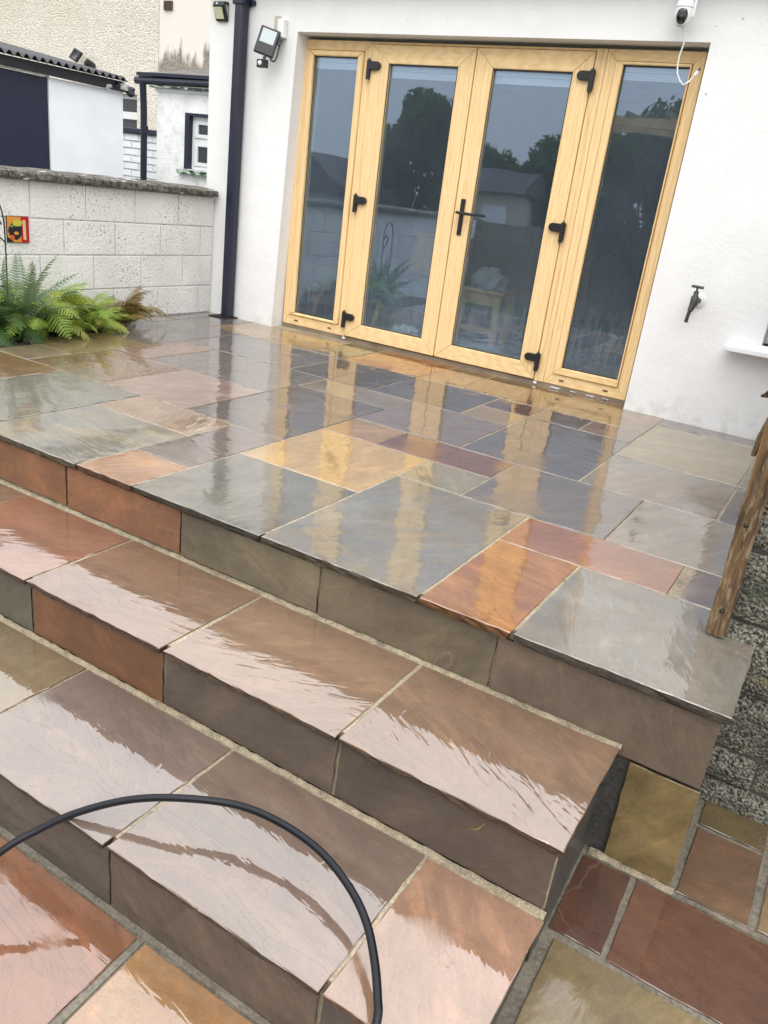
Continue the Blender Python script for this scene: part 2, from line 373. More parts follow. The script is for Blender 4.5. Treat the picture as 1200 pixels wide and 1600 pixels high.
for nm, cc in (('print_orange', (225, 150, 60)), ('print_red', (190, 30, 45)), ('print_cream', (225, 200, 150)), ('print_navy', (30, 35, 50)),
               ('print_yellow', (200, 195, 75)), ('print_green', (120, 150, 90)), ('print_coral', (215, 95, 60))):
    simple(nm, tuple(x * 0.8 for x in lin(cc)), 0.3, var=0.06, vscale=60)

# ------------------------------------------------------------------ paving slabs
KILL = 0.55        # photo value -> albedo
def tints(c, c2=None):
    a = lin(c); b = lin(c2) if c2 else tuple(x * 0.8 for x in a)
    def soft(k): g = sum(k) / 3; return tuple((x * 0.90 + g * 0.10) * w_ for x, w_ in zip(k, (1.005, 0.995, 0.95)))
    a, b = soft(a), soft(b)
    return [x * KILL for x in a], [x * KILL for x in b]

def slab_mesh(poly, th, rng, edge=0.004, step=0.035, rough_edges=None):
    """thick riven slab: polygon with uneven split edges, top at z=0; rough_edges = indices of edges that are split rough"""
    pts = []; rough = []
    n = len(poly)
    for i in range(n):
        a, b = Vector(poly[i]), Vector(poly[(i + 1) % n]); L = (b - a).length; k = max(1, int(L / step))
        nor = Vector((b - a).yx); nor = Vector((nor.x, -nor.y)).normalized()
        rg = rough_edges and i in rough_edges
        for j in range(k):
            p = a.lerp(b, j / k); amp = (0.0 if j == 0 else (0.0030 if rg else 0.0016))
            pts.append((p + nor * rng.uniform(-amp, amp * 0.4), nor if j else None, rg))
    c = sum((p[0] for p in pts), Vector((0, 0))) / len(pts)
    def ring(inset, z, jit):
        r = []
        for p, nor, rg in pts:
            d = (c - p); d = Vector((max(-1, min(1, d.x * 12)), max(-1, min(1, d.y * 12))))
            q = p + d * inset + Vector((rng.uniform(-jit, jit), rng.uniform(-jit, jit)))
            r.append((q.x, q.y, z + rng.uniform(-jit, jit) * 0.4))
        return r
    rings = [ring(0.0026, 0.0, 0.0006), ring(0.0006, -0.0022, 0.0012), ring(0.003, -th * 0.5, 0.0042), ring(0.007, -th, 0.0036)]
    m = MB(); k = len(pts); m.v = sum(rings, [])
    for i in range(3):
        for j in range(k): m.f.append((i * k + j, i * k + (j + 1) % k, (i + 1) * k + (j + 1) % k, (i + 1) * k + j))
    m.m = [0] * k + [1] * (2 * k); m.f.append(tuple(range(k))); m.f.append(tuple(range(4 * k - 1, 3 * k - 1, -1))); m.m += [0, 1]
    return m

def slab(name, x0, x1, y0, y1, z, parent, c, c2=None, th=0.024, gap=0.0034, poly=None, vertical=None, tilt=0.0, wob=0.0012, wet=1.0):
    """flat slab with its top at z, or (vertical=y) an upright one facing -Y whose z range is y0..y1"""
    rng = random.Random(int(abs(x0 * 131 + y0 * 977 + z * 5501) * 100))
    cx, cy = (x0 + x1) / 2, (y0 + y1) / 2
    if poly is None:
        poly = [(x0 + gap, y0 + gap), (x1 - gap, y0 + gap), (x1 - gap, y1 - gap), (x0 + gap, y1 - gap)]
        poly = [(px + rng.uniform(-wob, wob) * 1.6, py + rng.uniform(-wob, wob) * 1.6) for px, py in poly]
    poly = [(px - cx, py - cy) for px, py in poly]
    m = slab_mesh(poly, th, rng)
    if vertical is None:
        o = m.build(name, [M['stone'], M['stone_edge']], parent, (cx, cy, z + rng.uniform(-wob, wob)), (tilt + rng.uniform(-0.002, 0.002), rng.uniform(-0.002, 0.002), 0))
    else:
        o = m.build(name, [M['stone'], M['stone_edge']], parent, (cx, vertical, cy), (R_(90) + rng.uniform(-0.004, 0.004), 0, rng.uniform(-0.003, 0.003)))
    a, b = tints(c, c2)
    o['tint'] = a; o['tint_b'] = b; o['wetness'] = wet if vertical is None else 0.16
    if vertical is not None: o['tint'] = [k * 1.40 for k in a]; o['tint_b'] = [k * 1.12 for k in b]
    return o

U = 0.30
YF, YD = 3.21, 3.33           # house face, door plane
# patio: bed of mortar over a concrete core
m = MB()
m.box(-3.17, 1.462, 0.054, 3.40, -0.70, -0.028)
patio = struct(m.build('patio', M['wet_concrete']))
m = MB(); m.box(-2.692, 1.350, 0.034, 3.39, -0.0275, -0.0030); m.box(1.350, 1.455, 0.034, 0.44, -0.0275, -0.0030)
m.box(-2.835, -2.692, 1.2, 3.39, -0.0275, -0.0030); m.box(-3.169, -2.835, 1.83, 3.39, -0.0275, -0.0030)
m.build('mortar_bed', M['joint_mortar'], patio)

GREY, PURP = (150, 146, 136), (140, 122, 114)
slabs = [  # x0 x1 y0 y1 in units of 0.3 m, colour, second colour
 (-2, 0, 0, 2, (148, 144, 132), (120, 116, 104)),
 (0, 2, 0, 3, (150, 149, 144), (144, 130, 110)),
 (2, 3, 0, 2, (178, 112, 58), (196, 132, 64)),
 (-3, -2, 0, 1, (196, 146, 104), (168, 118, 84)),
 (-5, -3, 0, 2, (148, 148, 144), (164, 152, 126)),
 (-7, -5, 0, 3, (146, 141, 128), (130, 126, 114)),
 (-9, -7, 1, 3, (160, 118, 74), (132, 104, 72)),
 (-9, -7, -0.02, 1, (140, 130, 116), (120, 112, 100)),
 (-5, -3, 2, 3, (190, 164, 138), (168, 138, 112)),
 (-3, -2, 1, 3, (144, 124, 114), (122, 104, 96)),
 (-4, -2, 3, 6, (130, 114, 104), (112, 98, 92)),
 (-6, -4, 3, 5, (168, 138, 120), (176, 142, 126)),
 (-7, -4, 5, 7, (138, 126, 118), (124, 114, 108)),
 (-8, -7, 5, 7, (176, 136, 108), (150, 120, 100)),
 (-8, -6, 3, 5, (150, 104, 66), (136, 122, 96)),
 (-9, -8, 3, 4, (168, 150, 120), (150, 132, 104)),
 (-9.47, -8, 4, 6, (170, 148, 102), (150, 126, 84)),
 (-10, -8, 6, 9, (132, 122, 120), (118, 108, 106)),
 (-10.55, -10, 6.1, 8.9, (160, 142, 128), (132, 120, 112)),
 (-10.55, -10, 8.9, 10.66, (128, 118, 116), (118, 110, 108)),
 (-10, -9, 9, 10.66, (134, 124, 120), (120, 110, 106)),
 (-9, -6, 9, 10.66, (190, 156, 96), (168, 134, 80)),
 (-8, -5, 7, 9, (134, 124, 122), (120, 110, 108)),
 (-6, -5, 9, 11.05, (160, 150, 110), (140, 130, 96)),
 (-5, -4, 7, 9, (122, 104, 94), (108, 94, 88)),
 (-4, -3, 7, 9, (110, 98, 96), (98, 88, 86)),
 (-5, -3, 9, 11.05, (200, 138, 62), (180, 118, 54)),
 (-4, -2, 6, 7, (160, 144, 124), (148, 128, 110)),
 (-2, 0, 5, 7, (150, 130, 122), (134, 118, 114)),
 (-3, -1, 7, 9, (112, 96, 92), (100, 88, 86)),
 (-1, 0, 7, 8, (182, 150, 104), (164, 130, 88)),
 (-1, 0, 8, 9, (128, 96, 84), (112, 86, 78)),
 (-3, -2, 9, 11.05, (170, 138, 100), (150, 118, 84)),
 (-2, 0, 9, 11.05, (154, 126, 84), (140, 112, 72)),
 (-2, -1, 4, 5, (190, 148, 104), (170, 128, 88)),
 (-1, 1, 4, 5, (142, 94, 72), (124, 80, 66)),
 (-2, 0, 2, 4, (222, 182, 118), (206, 166, 106)),
 (0, 1, 3, 4, (170, 156, 128), (152, 140, 116)),
 (1, 3, 3, 5, (138, 124, 116), (126, 116, 112)),
 (2, 4, 2, 3, (184, 122, 88), (168, 106, 74)),
 (3, 4.62, 3, 5, (172, 158, 138), (160, 146, 132)),
 (4.1, 4.62, 2, 3, (146, 122, 114), (130, 110, 106)),
 (0, 2, 5, 8, (124, 114, 112), (112, 106, 108)),
 (0, 1, 8, 9, (126, 108, 104), (116, 100, 98)),
 (1, 2, 8, 9, (160, 130, 112), (146, 120, 104)),
 (0, 2, 9, 11.05, (178, 148, 104), (160, 132, 92)),
 (2, 4, 5, 7, (158, 130, 108), (150, 144, 130)),
 (2, 4, 7, 10, (186, 168, 126), (172, 152, 110)),
 (2, 4.5, 10, 10.68, (138, 122, 116), (124, 112, 108)),
 (4, 4.62, 5, 7, (124, 112, 110), (112, 102, 100)),
 (4, 4.62, 7, 10, (140, 124, 112), (124, 112, 104)),
]
for x0, x1, y0, y1, c, c2 in slabs:
    slab('paving_slab', x0 * U, x1 * U, y0 * U, y1 * U, 0.0, patio, c, c2, th=0.026)
pl = [(3 * U + .005, .004), (4.965 * U, .004), (4.965 * U, .452), (4.52 * U, .455), (4.50 * U, 2 * U - .004), (3 * U + .005, 2 * U - .004)]
slab('paving_slab', 3 * U, 5 * U, 0, 2 * U, 0.0, patio, (166, 162, 152), (140, 130, 118), th=0.028, poly=pl)
# patio risers
for x0, x1, z0, z1, c, c2 in [(-3.16, -2.21, -.208, -.034, (150, 108, 76), None), (-2.21, -1.6, -.208, -.034, (140, 112, 86), None), (-1.6, -.985, -.212, -.034, (158, 108, 72), (140, 96, 66)),
      (-.985, -.378, -.214, -.034, (162, 110, 74), (142, 100, 72)), (-.378, .235, -.216, -.034, (134, 122, 100), (112, 102, 86)),
      (.235, .855, -.220, -.034, (136, 122, 100), (114, 102, 86)), (.855, 1.475, -.255, -.036, (126, 108, 92), (112, 98, 86)),
      (1.284, 1.480, -.590, -.2535, (158, 136, 88), (120, 100, 62))]:
    slab('riser_slab', x0, x1, z0, z1, 0.03, patio, c, c2, th=0.022, vertical=0.03)
m = MB(); m.box(-3.165, 1.466, 0.040, 0.0535, -0.24, -0.030); m.build('riser_mortar', M['mortar'], patio)
m = MB(); m.box(1.20, 1.462, 0.046, 0.0535, -0.60, -0.2405); m.build('riser_mortar', M['wet_concrete'], patio)

SL = 0.078                    # fall of the lower paving
def gz(y): return -0.595 + SL * y
# steps
TZ1, TZ2 = -0.220, -0.437
m = MB(); m.box(-3.17, 1.232, -0.395, 0.040, -0.72, TZ1 - .026); m.box(-3.17, 1.228, -0.845, -0.395, -0.75, TZ2 - .026)
steps = struct(m.build('patio_steps', M['wet_concrete']))
m = MB(); m.box(-3.169, 1.244, -0.41, 0.0305, TZ1 - .0255, TZ1 - .0035); m.box(-3.169, 1.240, -0.86, -0.4185, TZ2 - .0255, TZ2 - .0035)
m.box(-3.169, 1.240, -0.4085, -0.3955, -0.437, -0.2465); m.box(-3.169, 1.236, -0.8585, -0.8455, -0.68, -0.4635)
m.build('mortar_bed', M['joint_mortar'], steps)
def fillet(name, x0, x1, y, z, w, seed):
    """uneven bead of mortar in the corner between tread and riser"""
    rng = random.Random(seed); m = MB(); n = int((x1 - x0) / 0.02); rows = []
    for i in range(n + 1):
        x = x0 + (x1 - x0) * i / n; a = w * rng.uniform(0.75, 1.25); h = w * rng.uniform(0.25, 0.7)
        rows.append([(x, y + .004, z + h), (x, y - a * 0.45, z + h * 0.65), (x, y - a, z - .003)])
    vs = sum(rows, []); fs = []
    for i in range(n):
        for j in (0, 1): fs.append((i * 3 + j, i * 3 + j + 1, i * 3 + j + 4, i * 3 + j + 3))
    m.add(vs, fs); return m.build(name, M['mortar'], steps, smooth=True)
fillet('mortar_bead', -3.1, 1.258, 0.030, TZ1 - .002, 0.0125, 1)
fillet('mortar_bead', -3.1, 1.25, -0.420, TZ2 - .002, 0.0125, 2)
def base_bead():
    o = fillet('mortar_bead', 1.25, 1.49, 0.030, gz(.03) + .001, 0.014, 5); return o
base_bead()
J1 = [-3.165, -2.43, -1.815, -1.207, -.601, .018, .641, 1.262]
C1 = [((150, 122, 96), None), ((156, 118, 88), None), ((160, 128, 100), None), ((178, 118, 84), (160, 112, 84)), ((160, 122, 90), (150, 116, 90)), ((168, 134, 104), (158, 124, 98)), ((160, 128, 102), (150, 118, 94))]
for i in range(7):
    slab('tread_slab', J1[i], J1[i + 1], -.449, .017, TZ1, steps, *C1[i], th=0.024, gap=0.0045)
J2 = [-3.165, -2.14, -1.53, -.92, -.312, .301, .937, 1.256]
C2 = [((150, 134, 110), None), ((140, 124, 110), None), ((150, 120, 96), None), ((158, 136, 98), (142, 120, 88)), ((150, 126, 114), (134, 114, 104)), ((146, 118, 104), (136, 116, 100)), ((176, 134, 104), (186, 142, 116))]
for i in range(7):
    slab('tread_slab', J2[i], J2[i + 1], -.902, -.433, TZ2, steps, *C2[i], th=0.024, gap=0.0045)
Q1 = [-3.165, -2.45, -1.83, -1.22, -.602, .005, .636, 1.245]
for i, c in enumerate([(130, 112, 92), (120, 104, 88), (120, 110, 94), (112, 108, 94), (148, 100, 64), (118, 102, 90), (112, 96, 86)]):
    slab('riser_slab', Q1[i], Q1[i + 1], TZ2 + .005, TZ1 - .0245, 0, steps, c, tuple(int(k * .88) for k in c), th=0.011, vertical=-0.420, gap=.0045)
Q2 = [-3.165, -2.2, -1.58, -.95, -.33, .288, .924, 1.242]
for i, c in enumerate([(110, 98, 86), (104, 92, 82), (112, 96, 84), (104, 94, 84), (96, 88, 82), (104, 90, 80), (92, 84, 80)]):
    slab('riser_slab', Q2[i], Q2[i + 1], -.672, TZ2 - .0245, 0, steps, c, tuple(int(k * 1.12) for k in c), th=0.011, vertical=-0.870, gap=.0045)

# lower paving, falling gently away from the house
m = MB(); vs = [(-3.3, -3.2, gz(-3.2) - .006), (2.9, -3.2, gz(-3.2) - .006), (2.9, .50, gz(.50) - .006), (-3.3, .50, gz(.5) - .006)]
m.add(vs + [(x, y, z - .2) for x, y, z in vs], [(0, 1, 2, 3), (7, 6, 5, 4), (0, 4, 5, 1), (1, 5, 6, 2), (2, 6, 7, 3), (3, 7, 4, 0)])
lower = struct(m.build('lower_paving', M['dark_pointing']))
low = [(1.236, 1.383, -.278, .012, (120, 74, 54), (92, 62, 50)), (1.390, 2.0, -.285, .016, (126, 82, 60), (112, 76, 58)), (1.262, 2.15, -.90, -.292, (160, 140, 98), (140, 122, 86)),
       (1.492, 1.688, .028, .318, (146, 112, 84), (130, 100, 78)), (1.492, 1.69, .324, .49, (128, 108, 72), (110, 94, 66)), (1.704, 2.3, .032, .49, (176, 150, 112), (160, 132, 98)),
       (2.012, 2.6, -.285, .016, (150, 132, 112), None), (2.16, 2.75, -.90, -.295, (134, 120, 108), None),
       (-.19, .412, -1.51, -.888, (168, 110, 72), (152, 98, 66)), (.430, 1.03, -1.51, -.888, (196, 150, 98), (180, 126, 72)), (1.045, 1.65, -1.51, -.912, (140, 124, 110), None),
       (-.81, -.205, -1.51, -.888, (150, 130, 108), None), (-1.72, -.825, -1.51, -.888, (156, 120, 90), None), (-2.33, -1.735, -1.51, -.888, (140, 126, 116), None), (-3.2, -2.345, -1.51, -.888, (168, 146, 110), None),
       (1.665, 2.75, -1.51, -.912, (150, 120, 92), None)]
for i in range(6):
    for j in range(2):
        k = [(150, 126, 104), (138, 124, 114), (168, 140, 104), (156, 104, 72)][(i * 3 + j * 5) % 4]
        low.append((-3.2 + i * .99, -3.2 + (i + 1) * .99 - .012, -3.18 + j * .83, -3.18 + (j + 1) * .83 - .012, k, None))
for x0, x1, y0, y1, c, c2 in low:
    slab('paving_slab', x0, x1, y0, y1, gz((y0 + y1) / 2), lower, c, c2, th=0.02, gap=.004, tilt=math.atan(SL), wet=0.45 if x0 > 1.2 and y1 > -.3 else 0.9)
m = MB()     # pale pointing along some of the lower joints
for x0, x1, y0, y1 in [(1.25, 1.49, .013, .031), (1.4, 2.3, .0165, .0315), (1.49, 2.3, .3125, .3235), (1.683, 1.703, .03, .49), (-3.2, 1.03, -.8875, -.8705), (.413, .429, -1.51, -.888)]:
    vs = [(x, y, gz(y) - dz) for dz in (.0055, .002) for x, y in ((x0, y0), (x1, y0), (x1, y1), (x0, y1))]
    m.add(vs, [(3, 2, 1, 0), (4, 5, 6, 7), (0, 1, 5, 4), (1, 2, 6, 5), (2, 3, 7, 6), (3, 0, 4, 7)])
m.build('pointing', M['dark_pointing'], lower)
m = MB(); m.add([(-250, -250, -.98), (250, -250, -.98), (250, 250, -.98), (-250, 250, -.98)], [(0, 1, 2, 3)])
struct(m.build('ground', M['grass']))

# planting bed along the garden wall
def soil_bed():
    m = MB(); rng = random.Random(4); nx, ny = 8, 36; x0, x1, y0, y1 = -3.168, -2.70, -0.02, 1.86
    vs = []
    for j in range(ny + 1):
        for i in range(nx + 1):
            x = x0 + (x1 - x0) * i / nx; y = y0 + (y1 - y0) * j / ny
            if y > 1.2 and x > -2.86: x = -2.86 + (x + 2.86) * 0.05
            vs.append((x, y, -0.012 + rng.uniform(-.013, .016)))
    fs = [(j * (nx + 1) + i, j * (nx + 1) + i + 1, (j + 1) * (nx + 1) + i + 1, (j + 1) * (nx + 1) + i) for j in range(ny) for i in range(nx)]
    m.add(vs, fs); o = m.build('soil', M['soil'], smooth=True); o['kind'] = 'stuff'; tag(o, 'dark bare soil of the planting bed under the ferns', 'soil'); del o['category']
soil_bed()

# ------------------------------------------------------------------ the house
house = thing('house', 'white rendered house wall with oak coloured french doors', 'house', (0, YF, 0))
def hp(o): o.parent = house; o.matrix_parent_inverse = Matrix.Translation((0, -YF, 0)); return o
OX0, OX1, OZ = -2.497, 0.337, 2.057          # door opening
WX0, WX1, WZ0, WZ1 = 1.02, 2.35, 0.53, 1.65  # window opening right of the doors
TOP = 2.37
m = MB()
m.prism([(-3.238, -.7), (OX0 - .030, -.7), (OX0 - .030, 0.0), (OX0 + .026, OZ), (OX0 + .026, TOP), (-3.292, TOP)], YF, YF + .32)
m.prism([(OX0 + .026, OZ), (OX1, OZ), (OX1, TOP), (OX0 + .026, TOP)], YF, YF + .32)
m.box(OX1, WX0, YF, YF + .32, -.7, TOP); m.box(WX0, WX1, YF, YF + .32, -.7, WZ0); m.box(WX0, WX1, YF, YF + .32, WZ1, TOP); m.box(WX1, 4.6, YF, YF + .32, -.7, TOP)
hp(m.build('wall', M['render']))
m = MB(); m.box(OX0 - .03, OX1, YF + .02, 8.2, -.7, -.03); hp(m.build('foundation', M['wet_concrete']))
m = MB(); m.box(-3.27, 4.6, YF + .321, 8.2, -.029, .012); hp(m.build('room_floor', M['room_floor']))
m = MB(); m.box(-3.26, -3.1, YF + .322, 8.2, .013, 2.3); m.box(4.4, 4.59, YF + .322, 8.2, .013, 2.3); m.box(-3.1, 4.4, 7.9, 8.2, .013, 2.3); hp(m.build('room_wall', M['room_plaster']))
m = MB(); m.box(-3.26, 4.59, YF + .322, 8.2, 2.301, 2.36); hp(m.build('room_ceiling', M['room_plaster']))
m = MB(); m.box(-3.33, 4.7, YF - .02, 8.3, TOP + .001, TOP + .09); rf = hp(m.build('flat_roof', M['navy_paint']))
m = MB(); m.tube([(-3.33, YF - .08, TOP + .03), (4.7, YF - .08, TOP + .03)], .055, 12); hp(m.build('gutter', M['navy_plastic'], smooth='auto'))

# --- door set
def mitred(m, x0, x1, z0, z1, wl, wr, wt, wb, y0, y1):
    """four mitred members round an opening; material 0 = upright grain, 1 = level grain"""
    a, b, c, d = x0 + wl, x1 - wr, z0 + wb, z1 - wt
    m.prism([(x0, z0), (a, c), (a, d), (x0, z1)], y0, y1, 1, 0); m.prism([(x1, z0), (x1, z1), (b, d), (b, c)], y0, y1, 1, 0)
    m.prism([(x0, z0), (x1, z0), (b, c), (a, c)], y0, y1, 1, 1); m.prism([(x0, z1), (a, d), (b, d), (x1, z1)], y0, y1, 1, 1)
OAK = [M['oak_v'], M['oak_h']]
DX = [-2.510, -1.909, -1.115, -0.330, -0.263, 0.305]
Z0, Z1 = 0.028, 2.034
def pane(x0, x1, z0, z1, y, parent):
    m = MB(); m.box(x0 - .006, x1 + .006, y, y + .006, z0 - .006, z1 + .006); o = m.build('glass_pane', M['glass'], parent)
    return o
def fix(o, par): o.parent = par; return o     # house parts carry world coordinates, so do their sub-parts
def gasket(x0, x1, z0, z1, y, par):
    m = MB(); mitred(m, x0 - .004, x1 + .004, z0 - .004, z1 + .004, .009, .009, .009, .009, y, y + .003); o = m.build('gasket', M['black_plastic'], par); fix(o, par)
def sidelight(x0, x1, gx0, gx1, gz0, gz1, label):
    m = MB(); t = .062; zt = .062
    mitred(m, x0, x1, Z0, Z1, t, t, zt, .072, YD - .0, YD + .068)
    o = m.build('sidelight', OAK, bevel=.004); hp(o); o['label'] = label
    # inner sash set back by a shadow gap, then the sloping bead round the glass
    m = MB(); mitred(m, x0 + t + .003, x1 - t - .003, Z0 + .075, Z1 - zt - .003, gx0 - x0 - t - .003, x1 - t - .003 - gx1, Z1 - zt - .003 - gz1, gz0 - Z0 - .075, YD - .014, YD + .055)
    fix(m.build('sash', OAK, bevel=.010, seg=3), o)
    gasket(gx0, gx1, gz0, gz1, YD + .010, o)
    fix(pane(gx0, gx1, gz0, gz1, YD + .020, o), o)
    for k in (0.22, 0.76):
        xx = x0 + (x1 - x0) * k; m = MB(); m.box(xx - .016, xx + .016, YD - .004, YD + .001, Z0 + .030, Z0 + .042); fix(m.build('drain_cap', M['brown_vent'], o, bevel=.002), o)
    return o
sl1 = sidelight(DX[0], DX[1], -2.400, -2.022, .124, 1.934, 'left sidelight')
sl2 = sidelight(DX[4], DX[5], -.154, .231, .148, 1.954, 'right sidelight with the camera cable hanging over it')
def hinge(x, z, sgn, par):
    """black flag hinge: knuckle on the frame side, rounded leaf on the door"""
    m = MB(); n = 8
    pts = [(x, z - .026), (x + sgn * .062, z - .026)] + [(x + sgn * (.062 + .026 * math.sin(math.pi * k / n)), z - .026 * math.cos(math.pi * k / n)) for k in range(1, n)] + [(x + sgn * .062, z + .026), (x, z + .026)]
    m.prism(pts, YD - .036, YD - .0125); h = m.build('hinge', M['black_plastic'], bevel=.004); fix(h, par)
    m = MB(); m.tube([(x - sgn * .006, YD - .024, z - .085), (x - sgn * .006, YD - .024, z + .034)], .0155, 12); m.box(x - sgn * .006 - .013, x - sgn * .006 + .013, YD - .012, YD - .001, z - .07, z + .026)
    m.lathe([(0, .006), (.010, .006), (.012, .003)], (x - sgn * .006, YD - .024, z + .034), (0, 0, 1), 8)
    k = m.build('hinge', M['black_plastic'], smooth='auto'); fix(k, par)
def leaf(x0, x1, gx0, gx1, hinge_left, label):
    m = MB(); z0, z1 = Z0 + .006, 2.016
    mitred(m, x0 + .003, x1 - .003, z0, z1, gx0 - x0 - .003, x1 - .003 - gx1, z1 - 1.902, .140 - z0, YD - .012, YD + .058)
    o = m.build('door_leaf', OAK, bevel=.006, seg=3); hp(o); o['label'] = label
    gasket(gx0, gx1, .140, 1.902, YD - .006, o)
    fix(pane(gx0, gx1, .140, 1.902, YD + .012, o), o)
    for z in (.182, 1.018, 1.884): hinge((x0 - .0) if hinge_left else (x1 + .0), z, 1 if hinge_left else -1, o)
    return o
lf1 = leaf(DX[1], DX[2], -1.763, -1.235, True, 'left glazed door leaf without a handle')
lf2 = leaf(DX[2], DX[3], -.986, -.453, False, 'right glazed door leaf with the black lever handle')
m = MB(); m.box(DX[3] + .001, DX[4] - .001, YD - .002, YD + .066, Z0, Z1, 0); m.box(DX[3] + .030, DX[3] + .036, YD - .008, YD - .0025, Z0, Z1, 0); hp(m.build('door_mullion', OAK, bevel=.003))
m = MB(); m.box(DX[1] + .001, DX[4] - .001, YD + .001, YD + .064, 2.019, Z1 - .001, 1); hp(m.build('door_head', OAK, bevel=.003))
m = MB(); m.box(DX[0] + .002, DX[5] + .028, YD + .004, YD + .07, -.004, Z0 - .001); hp(m.build('door_threshold', M['fence_wood']))
for x0, x1, z0, z1 in [(-1.921, -1.897, .006, .026), (-.330, -.306, .006, .026), (-.205, -.135, .004, .014), (-.06, -.02, .006, .013), (.05, .105, .004, .013), (.16, .20, .006, .014)]:
    m = MB(); n = 6; rng = random.Random(int((x0 + 9) * 100))
    pts = [(x0 + (x1 - x0) * i / n, z0 + rng.uniform(0, .004)) for i in range(n + 1)] + [(x0 + (x1 - x0) * i / n, z1 - rng.uniform(0, .005)) for i in range(n, -1, -1)]
    m.prism(pts, YD - .006, YD + .0035); hp(m.build('sealant', M['white_plastic']))
# lever handle on the right leaf
m = MB(); hx = -1.052
m.box(hx - .015, hx + .015, YD - .022, YD - .0125, .884, 1.116); m.lathe([(0, .012), (.045, .010)], (hx, YD - .022, 1.026), (0, -1, 0), 12)
m.tube([(hx, YD - .065, 1.026), (hx + .03, YD - .068, 1.026), (hx + .125, YD - .064, 1.024)], [.0105, .0105, .009], 10); m.lathe([(0, .008), (.006, .008)], (hx, YD - .022, .918), (0, -1, 0), 10)
m.tube([(hx - .022, YD - .060, 1.028), (hx, YD - .066, 1.026)], .009, 10)
fix(m.build('handle', M['black_plastic'], smooth='auto'), lf2)
m = MB(); m.lathe([(0, .006), (.004, .006)], (hx, YD - .029, .918), (0, -1, 0), 10); fix(m.build('key_cylinder', M['tap_metal'], smooth='auto'), lf2)
# --- render edge bead, sill and window at the right
m = MB(); m.prism([(YF - .105, .488), (YF - .105, .516), (YF - .09, .522), (YF - .002, .540), (YF - .002, .488)], .842, WX1 + .14, 0); hp(m.build('window_sill', M['white_paint'], bevel=.003))
m = MB(); mitred(m, WX0 + .002, WX1 - .002, .545, WZ1 - .002, .07, .07, .07, .07, YF + .10, YF + .16); m.box((WX0 + WX1) / 2 - .04, (WX0 + WX1) / 2 + .04, YF + .105, YF + .155, .615, WZ1 - .072)
wf = hp(m.build('window', M['grey_render'], bevel=.003))
for a, b in ((WX0 + .072, (WX0 + WX1) / 2 - .04), ((WX0 + WX1) / 2 + .04, WX1 - .072)): fix(pane(a, b, .616, WZ1 - .072, YF + .125, wf), wf)
# --- drainpipe
pb = at(355, 491, 1, YF - .05); pt = at(381, -40, 1, YF - .05)
m = MB()
def squarepipe(m, a, b, hw):
    ch = hw * .35; pr = [(-hw, -hw + ch), (-hw + ch, -hw), (hw - ch, -hw), (hw, -hw + ch), (hw, hw - ch), (hw - ch, hw), (-hw + ch, hw), (-hw, hw - ch)]
    vs = [(a[0] + p, a[1] + q, a[2]) for p, q in pr] + [(b[0] + p, b[1] + q, b[2]) for p, q in pr]
    m.add(vs, [tuple(range(8)), tuple(range(15, 7, -1))] + [(i, (i + 1) % 8, 8 + (i + 1) % 8, 8 + i) for i in range(8)])
squarepipe(m, (pb.x, YF - .052, .004), (pt.x, YF - .052, TOP + .02), .042)
dp = hp(m.build('drainpipe', M['navy_plastic'], smooth='auto', bevel=.002)); 
for z in (2.20, 1.0):
    xx = pb.x + (pt.x - pb.x) * z / 2.4; m = MB(); m.box(xx - .050, xx + .050, YF - .102, YF - .0, z, z + .055); m.box(xx + .050, xx + .088, YF - .030, YF - .0, z + .010, z + .042)
    if z > 2: fix(m.build('bracket', M['navy_plastic'], bevel=.006), dp)
m = MB(); m.box(pb.x - .10, pb.x + .075, YF - .16, YF - .002, .0005, .006); gp = hp(m.build('gully_grate', M['dark_metal']))
for i in range(5):
    m = MB(); m.box(pb.x - .092 + i * .034, pb.x - .08 + i * .034, YF - .155, YF - .008, .0062, .009); fix(m.build('grate_bar', M['dark_metal']), gp)

# ------------------------------------------------------------------ fittings on the wall
fl = thing('floodlight', 'black floodlight with motion sensor tilted on a white junction box', 'floodlight', (-2.66, YF, 1.98))
def at_part(m, name, mat, par, **k):
    o = m.build(name, mat, **k); o.parent = par
    o.matrix_parent_inverse = (Matrix.Translation(par.location) @ par.rotation_euler.to_matrix().to_4x4()).inverted(); return o
bx = at(441, 46, 1, YF - .02)
m = MB(); m.box(bx.x - .026, bx.x + .034, YF - .048, YF - .001, bx.z - .055, bx.z + .060); at_part(m, 'junction_box', M['white_plastic'], fl, bevel=.006)
m = MB(); m.box(bx.x - .085, bx.x - .03, YF - .006, YF - .0005, bx.z - .03, bx.z + .085); at_part(m, 'bare_patch', M['cream_render'], fl)
fc = at(418, 64, 1, YF - .10)
RM = Matrix.Translation(fc) @ Euler((R_(-14), R_(13), R_(24))).to_matrix().to_4x4()
def xf(m, mt): m.v = [tuple(mt @ Vector(p)) for p in m.v]; return m
m = MB(); m.box(-.072, .072, -.014, .014, -.098, .086); at_part(xf(m, RM), 'lamp_housing', M['black_plastic'], fl, bevel=.008)
m = MB(); m.box(-.052, .052, -.0165, -.0145, -.022, .070); at_part(xf(m, RM), 'lamp_lens', M['lamp_lens'], fl, bevel=.0008)
m = MB()
for i in range(-1, 2): m.box(-.05 + .05 + i * .03 - .01, .05 - .05 + i * .03 + .01, .0145, .026, -.06, .06)
m.box(.0725, .098, -.006, .010, .0, .05); at_part(xf(m, RM), 'bracket', M['black_plastic'], fl, bevel=.003)
a = RM @ Vector((.09, 0, .025)); m = MB(); m.tube([a, (bx.x - .03, YF - .03, bx.z - .01)], .012, 8); at_part(m, 'swivel_arm', M['black_plastic'], fl)
